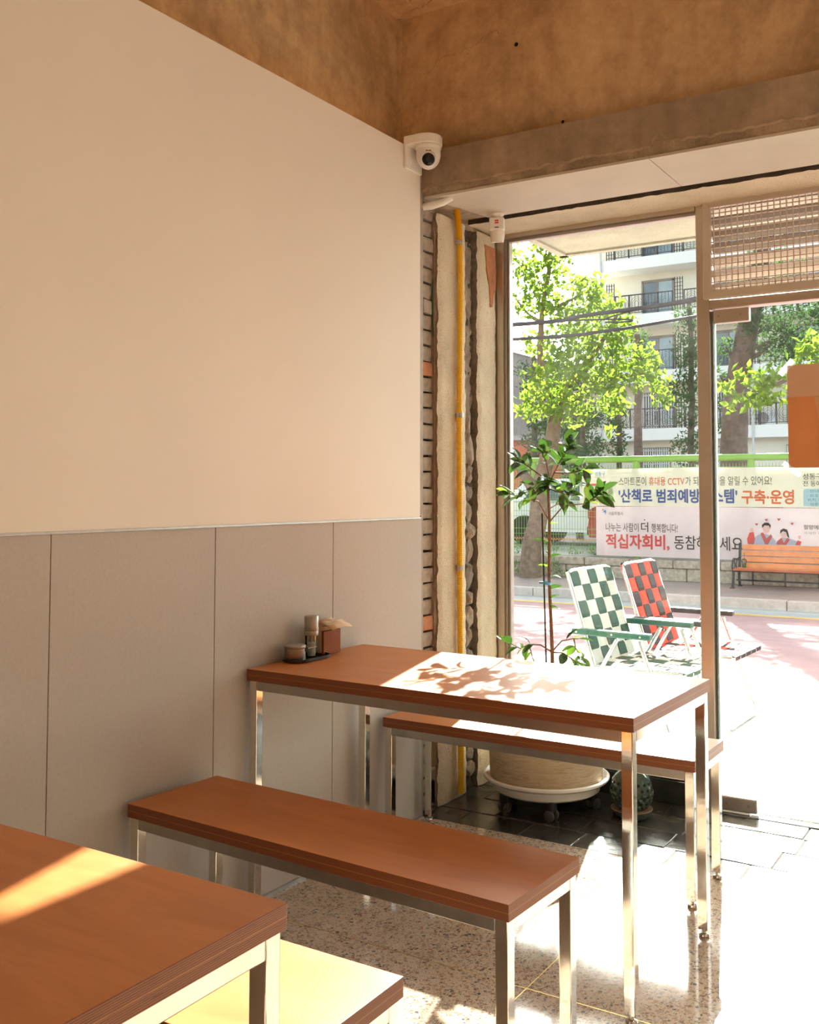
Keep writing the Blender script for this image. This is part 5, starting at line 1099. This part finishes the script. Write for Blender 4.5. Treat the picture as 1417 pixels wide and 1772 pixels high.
# ------------------------------------------------------------------ parked cars
def car(loc, rz, paint, label):
    c = root('parked_car', loc, rz, label, 'car', 'cars parked behind the fence')
    L, W_, = 4.2, 0.86
    low = [(-2.1, 0.30), (-2.08, 0.62), (-2.0, 0.86), (-1.2, 0.96), (1.75, 0.98), (2.05, 0.86), (2.1, 0.5), (2.08, 0.30)]
    mb = MB(); n = len(low); vs = []
    for s, w_ in ((-1, 0.80), (-1, 0.86), (1, 0.86), (1, 0.80)):
        sh = 0.94 if w_ < 0.85 else 1.0
        vs += [(x * sh, s * w_, z) for x, z in low]
    fs = [(a * n + i, a * n + (i + 1) % n, (a + 1) * n + (i + 1) % n, (a + 1) * n + i) for a in range(3) for i in range(n)] + [tuple(range(n)), tuple(3 * n + i for i in range(n - 1, -1, -1))]
    body = mk('body', mb.add(vs, fs), paint, c, bevel=0.05, seg=3, smooth=True)
    cab = [(-1.15, 0.95), (-0.55, 1.42), (-0.2, 1.48), (1.05, 1.48), (1.45, 1.40), (1.85, 0.97)]
    mb = MB(); n = len(cab); vs = []
    for s in (-1, 1): vs += [(x, s * (0.80 if z < 1 else 0.62), z) for x, z in cab]
    mk('cabin', mb.add(vs, [tuple(range(n)), tuple(2 * n - 1 - i for i in range(n))] + [(i, (i + 1) % n, n + (i + 1) % n, n + i) for i in range(n)]), paint, c, bevel=0.04, seg=3, smooth=True)
    for s in (-1, 1):
        for x0, x1 in ((-0.85, 0.20), (0.28, 1.35)):
            q = lambda x, z: (x, s * (0.815 - (z - 0.97) / 0.5 * 0.18), z)
            xt0, xt1 = max(x0, -0.45), min(x1, 1.15)
            mk('side_window', MB().add([q(x0, 1.0), q(x1, 1.0), q(xt1, 1.38), q(xt0, 1.38)], [(0, 1, 2, 3)]), 'win_pane', c)
    mk('windscreen', MB().add([(-1.12, -0.7, 1.0), (-1.12, 0.7, 1.0), (-0.62, 0.56, 1.40), (-0.62, -0.56, 1.40)], [(0, 1, 2, 3)]), 'win_pane', c).location.x = -0.03
    mk('rear_window', MB().add([(1.82, -0.7, 1.02), (1.82, 0.7, 1.02), (1.50, 0.56, 1.38), (1.50, -0.56, 1.38)], [(0, 1, 2, 3)]), 'win_pane', c).location.x = 0.03
    for x in (-1.32, 1.32):
        for s in (-1, 1):
            Mr = Matrix.Translation((x, s * 0.80, 0.33)) @ Matrix.Rotation(math.pi / 2, 4, 'X')
            wh = mk('wheel', MB().lathe([(0.20, -0.10), (0.31, -0.10), (0.33, -0.07), (0.33, 0.07), (0.31, 0.10), (0.20, 0.10)], 28, M=Mr), 'tyre', c, smooth=True)
            mb = MB().lathe([(0.19, -0.085), (0.21, -0.095), (0.21, 0.095), (0.19, 0.085)], 24, M=Mr).lathe([(0.05, -0.095), (0.05, 0.095)], 12, M=Mr)
            for k in range(5): mb.obox(Mr @ Matrix.Rotation(k * 2 * math.pi / 5, 4, 'Z'), 0.04, 0.20, -0.022, 0.022, -0.085, 0.085)
            mk('rim', mb, 'alu_tube', wh)
    for s in (-1, 1):
        mk('tail_lamp', MB().box(2.02, 2.11, s * 0.70 - 0.12, s * 0.70 + 0.12, 0.66, 0.86), 'lamp_red', c, bevel=0.02)
        mk('head_lamp', MB().box(-2.10, -2.0, s * 0.66 - 0.14, s * 0.66 + 0.14, 0.62, 0.76), 'win_pane_light', c, bevel=0.02)
    mk('bumper', MB().box(2.04, 2.14, -0.8, 0.8, 0.34, 0.52), 'castor_black', c, bevel=0.03)
    return c
car((-6.58, 20.9, 0.12), math.pi, 'car_white', 'white parked car seen side on through the green mesh')
car((-3.35, 18.7, 0.12), math.pi, 'car_red', 'red parked car mostly hidden by the pink banner')

# ------------------------------------------------------------------ apartment block with balconies
ap = root('apartment_building', (-8, 45, 0.1), label='cream apartment block with balconies and black railings across the street', cat='building')
def PA(nm, mb, mat, par=None, **k): return mk(nm, mb, mat, par or ap, world=True, **k)
BX0, BX1 = -17.25, 4.3
PA('wall', MB().box(BX0 + 0.6, BX1, 45.2, 52, 0.0, 15.6), 'facade_cream')
PA('ground_wall', MB().box(BX0 + 0.6, BX1, 44.7, 45.3, 0.0, 3.70), 'facade_cream')
FZ = [3.67 + 2.672 * k for k in range(5)]; BAY = [-15.27 + 3.28 * k for k in range(6)]
for i, z0 in enumerate(FZ): PA('balcony_slab', MB().box(BX0, BX1, 43.95, 45.25, z0, z0 + 0.55), 'slab_white', bevel=0.02)
PA('roof_parapet', MB().box(BX0 + 0.4, BX1, 45.0, 52.2, 15.6, 16.4), 'slab_white')
def bwindow(x0, x1, z0, z1, y, bars):
    wn = PA('window', MB().box(x0 - .06, x1 + .06, y - 0.06, y + 0.05, z1 - .06, z1 + .05).box(x0 - .06, x1 + .06, y - .06, y + .05, z0 - .05, z0 + .05).box(x0 - .06, x0 + .03, y - .06, y + .05, z0, z1).box(x1 - .03, x1 + .06, y - .06, y + .05, z0, z1).box((x0 + x1) / 2 - .04, (x0 + x1) / 2 + .04, y - .05, y + .05, z0, z1), 'win_frame')
    PA('pane', MB().box(x0, (x0 + x1) / 2, y - 0.02, y + 0.01, z0, z1), 'win_pane', wn); PA('pane', MB().box((x0 + x1) / 2, x1, y - 0.03, y + 0.0, z0, z1), 'win_pane_light', wn)
    if bars:
        mb = MB()
        for k in range(13): xx = x0 + (x1 - x0) * k / 12; mb.box(xx - .022, xx + .022, y - .12, y - .09, z0, z1)
        for zz in (z0 + .1, z1 - .1, (z0 + z1) / 2): mb.box(x0, x1, y - .12, y - .09, zz - .02, zz + .02)
        PA('window_bars', mb, 'win_white', wn)
for i, z0 in enumerate(FZ[:-1]):
    for j, bx_ in enumerate(BAY):
        zf = z0 + 0.55; y = 45.17
        bwindow(bx_ + 1.40, bx_ + 2.85, zf + 0.1, zf + 1.72, y, i == 0)
        mb = MB().box(bx_ + 0.42, bx_ + 3.2, 44.0, 44.04, zf + 0.90, zf + 0.95).box(bx_ + 0.42, bx_ + 3.2, 44.0, 44.03, zf + 0.08, zf + 0.11)
        for k in range(5): xx = bx_ + 0.44 + k * 0.685; mb.box(xx - .025, xx + .025, 44.0, 44.05, zf, zf + 0.93)
        for k in range(4):
            cx_ = bx_ + 0.44 + (k + .5) * 0.685
            for rr in (0.28, 0.20, 0.12): mb.tube([(cx_ + rr * math.cos(a), 44.02, zf + 0.5 + rr * 1.2 * math.sin(a)) for a in [2 * math.pi * q / 14 for q in range(15)]], 0.008, 4, cap=False)
        for k in range(18): xx = bx_ + 0.44 + k * 0.16; mb.box(xx - .007, xx + .007, 44.01, 44.03, zf + .1, zf + .92)
        PA('railing', mb, 'rail_black')
        mb = MB()
        for k in range(4): xx = bx_ + 0.02 + k * 0.12; mb.box(xx - .015, xx + .015, 44.0, 44.04, zf - 0.1 + 0.1, zf + 1.55)
        for k in range(9): zz = zf + 0.1 + k * 0.17; mb.box(bx_, bx_ + 0.40, 44.0, 44.03, zz - .01, zz + .01)
        PA('privacy_screen', mb, 'rail_black')
for j, bx_ in enumerate(BAY): bwindow(bx_ + 1.45, bx_ + 2.75, 1.9, 3.32, 44.66, True)
for x in (-15.5, -8.55, -2.0): PA('downpipe', MB().tube([(x, 43.88, 0.1), (x, 43.88, 15.5)], 0.05, 8), 'pipe_grey', smooth=True)
ac = root('air_conditioner', (-8.1, 44.45, 4.22), label='white air conditioner unit on the first balcony of the apartment block', cat='air conditioner')
mk('casing', MB().box(-0.45, 0.45, -0.16, 0.16, 0.0, 0.62), 'win_white', ac, bevel=0.02)
mk('fan_grille', MB().lathe([(0.24, -0.01), (0.26, 0.0), (0.24, 0.01), (0.0, 0.012)], 24, M=Matrix.Translation((-0.12, -0.165, 0.31)) @ Matrix.Rotation(math.pi / 2, 4, 'X')), 'far_grey', ac)
lb = root('old_building', (-21, 40, 0.1), label='grey brown building far left behind the street tree', cat='building')
mk('wall', MB().box(-26, -17.5, 38, 60, 0.1, 7.4), 'far_grey', lb, world=True); mk('roof', MB().prism([(-26.3, 7.4), (-17.4, 7.4), (-18.5, 8.0), (-25.5, 8.0)], 37.8, 60.2, 'xz'), 'slab_white', lb, world=True)
for k in range(2):
    f_ = mk('window', MB().box(-20.9 + k * 1.4 - .05, -19.9 + k * 1.4 + .05, 37.94, 38.02, 3.9, 5.1), 'win_frame', lb, world=True)
ob_ = root('orange_shed', (-14.4, 30, 0.1), label='orange red shed wall seen at the left window edge', cat='shed')
mk('wall', MB().box(-17.5, -12.75, 30, 33, 0.1, 3.05), 'far_orange', ob_, world=True); mk('roof', MB().box(-17.7, -12.6, 29.7, 33.2, 3.05, 3.2), 'far_grey', ob_, world=True)

# ------------------------------------------------------------------ overhead cables
for k, (pts, r_, lab) in enumerate((
    ([(-30, 14.2, 5.2), (-12, 14.1, 4.25), (-5.1, 14.0, 4.02), (-3.8, 14.0, 4.06), (-2.06, 14, 4.13), (0.5, 14, 4.35), (20, 14, 6.0)], 0.032, 'thick black cable bundle crossing above the street'),
    ([(-30, 14.2, 4.9), (-12, 14.1, 4.0), (-5.1, 14.05, 3.79), (-3.4, 14.05, 3.80), (-1.0, 14.05, 3.98), (20, 14, 5.6)], 0.026, 'dark green cable slung below the thick bundle'),
    ([(-30, 14.3, 5.4), (-5.1, 14.2, 4.08), (-2.0, 14.2, 4.22), (20, 14, 6.3)], 0.012, 'thin wire just above the thick cable bundle'))):
    P = [cr(pts, (len(pts) - 1) * q / 60 * 0.9999) for q in range(61)]
    o = mk('overhead_cable', MB().tube(P, r_, 6), 'cable_black', smooth=True); tag(o, lab, 'cable', 'overhead street cables')
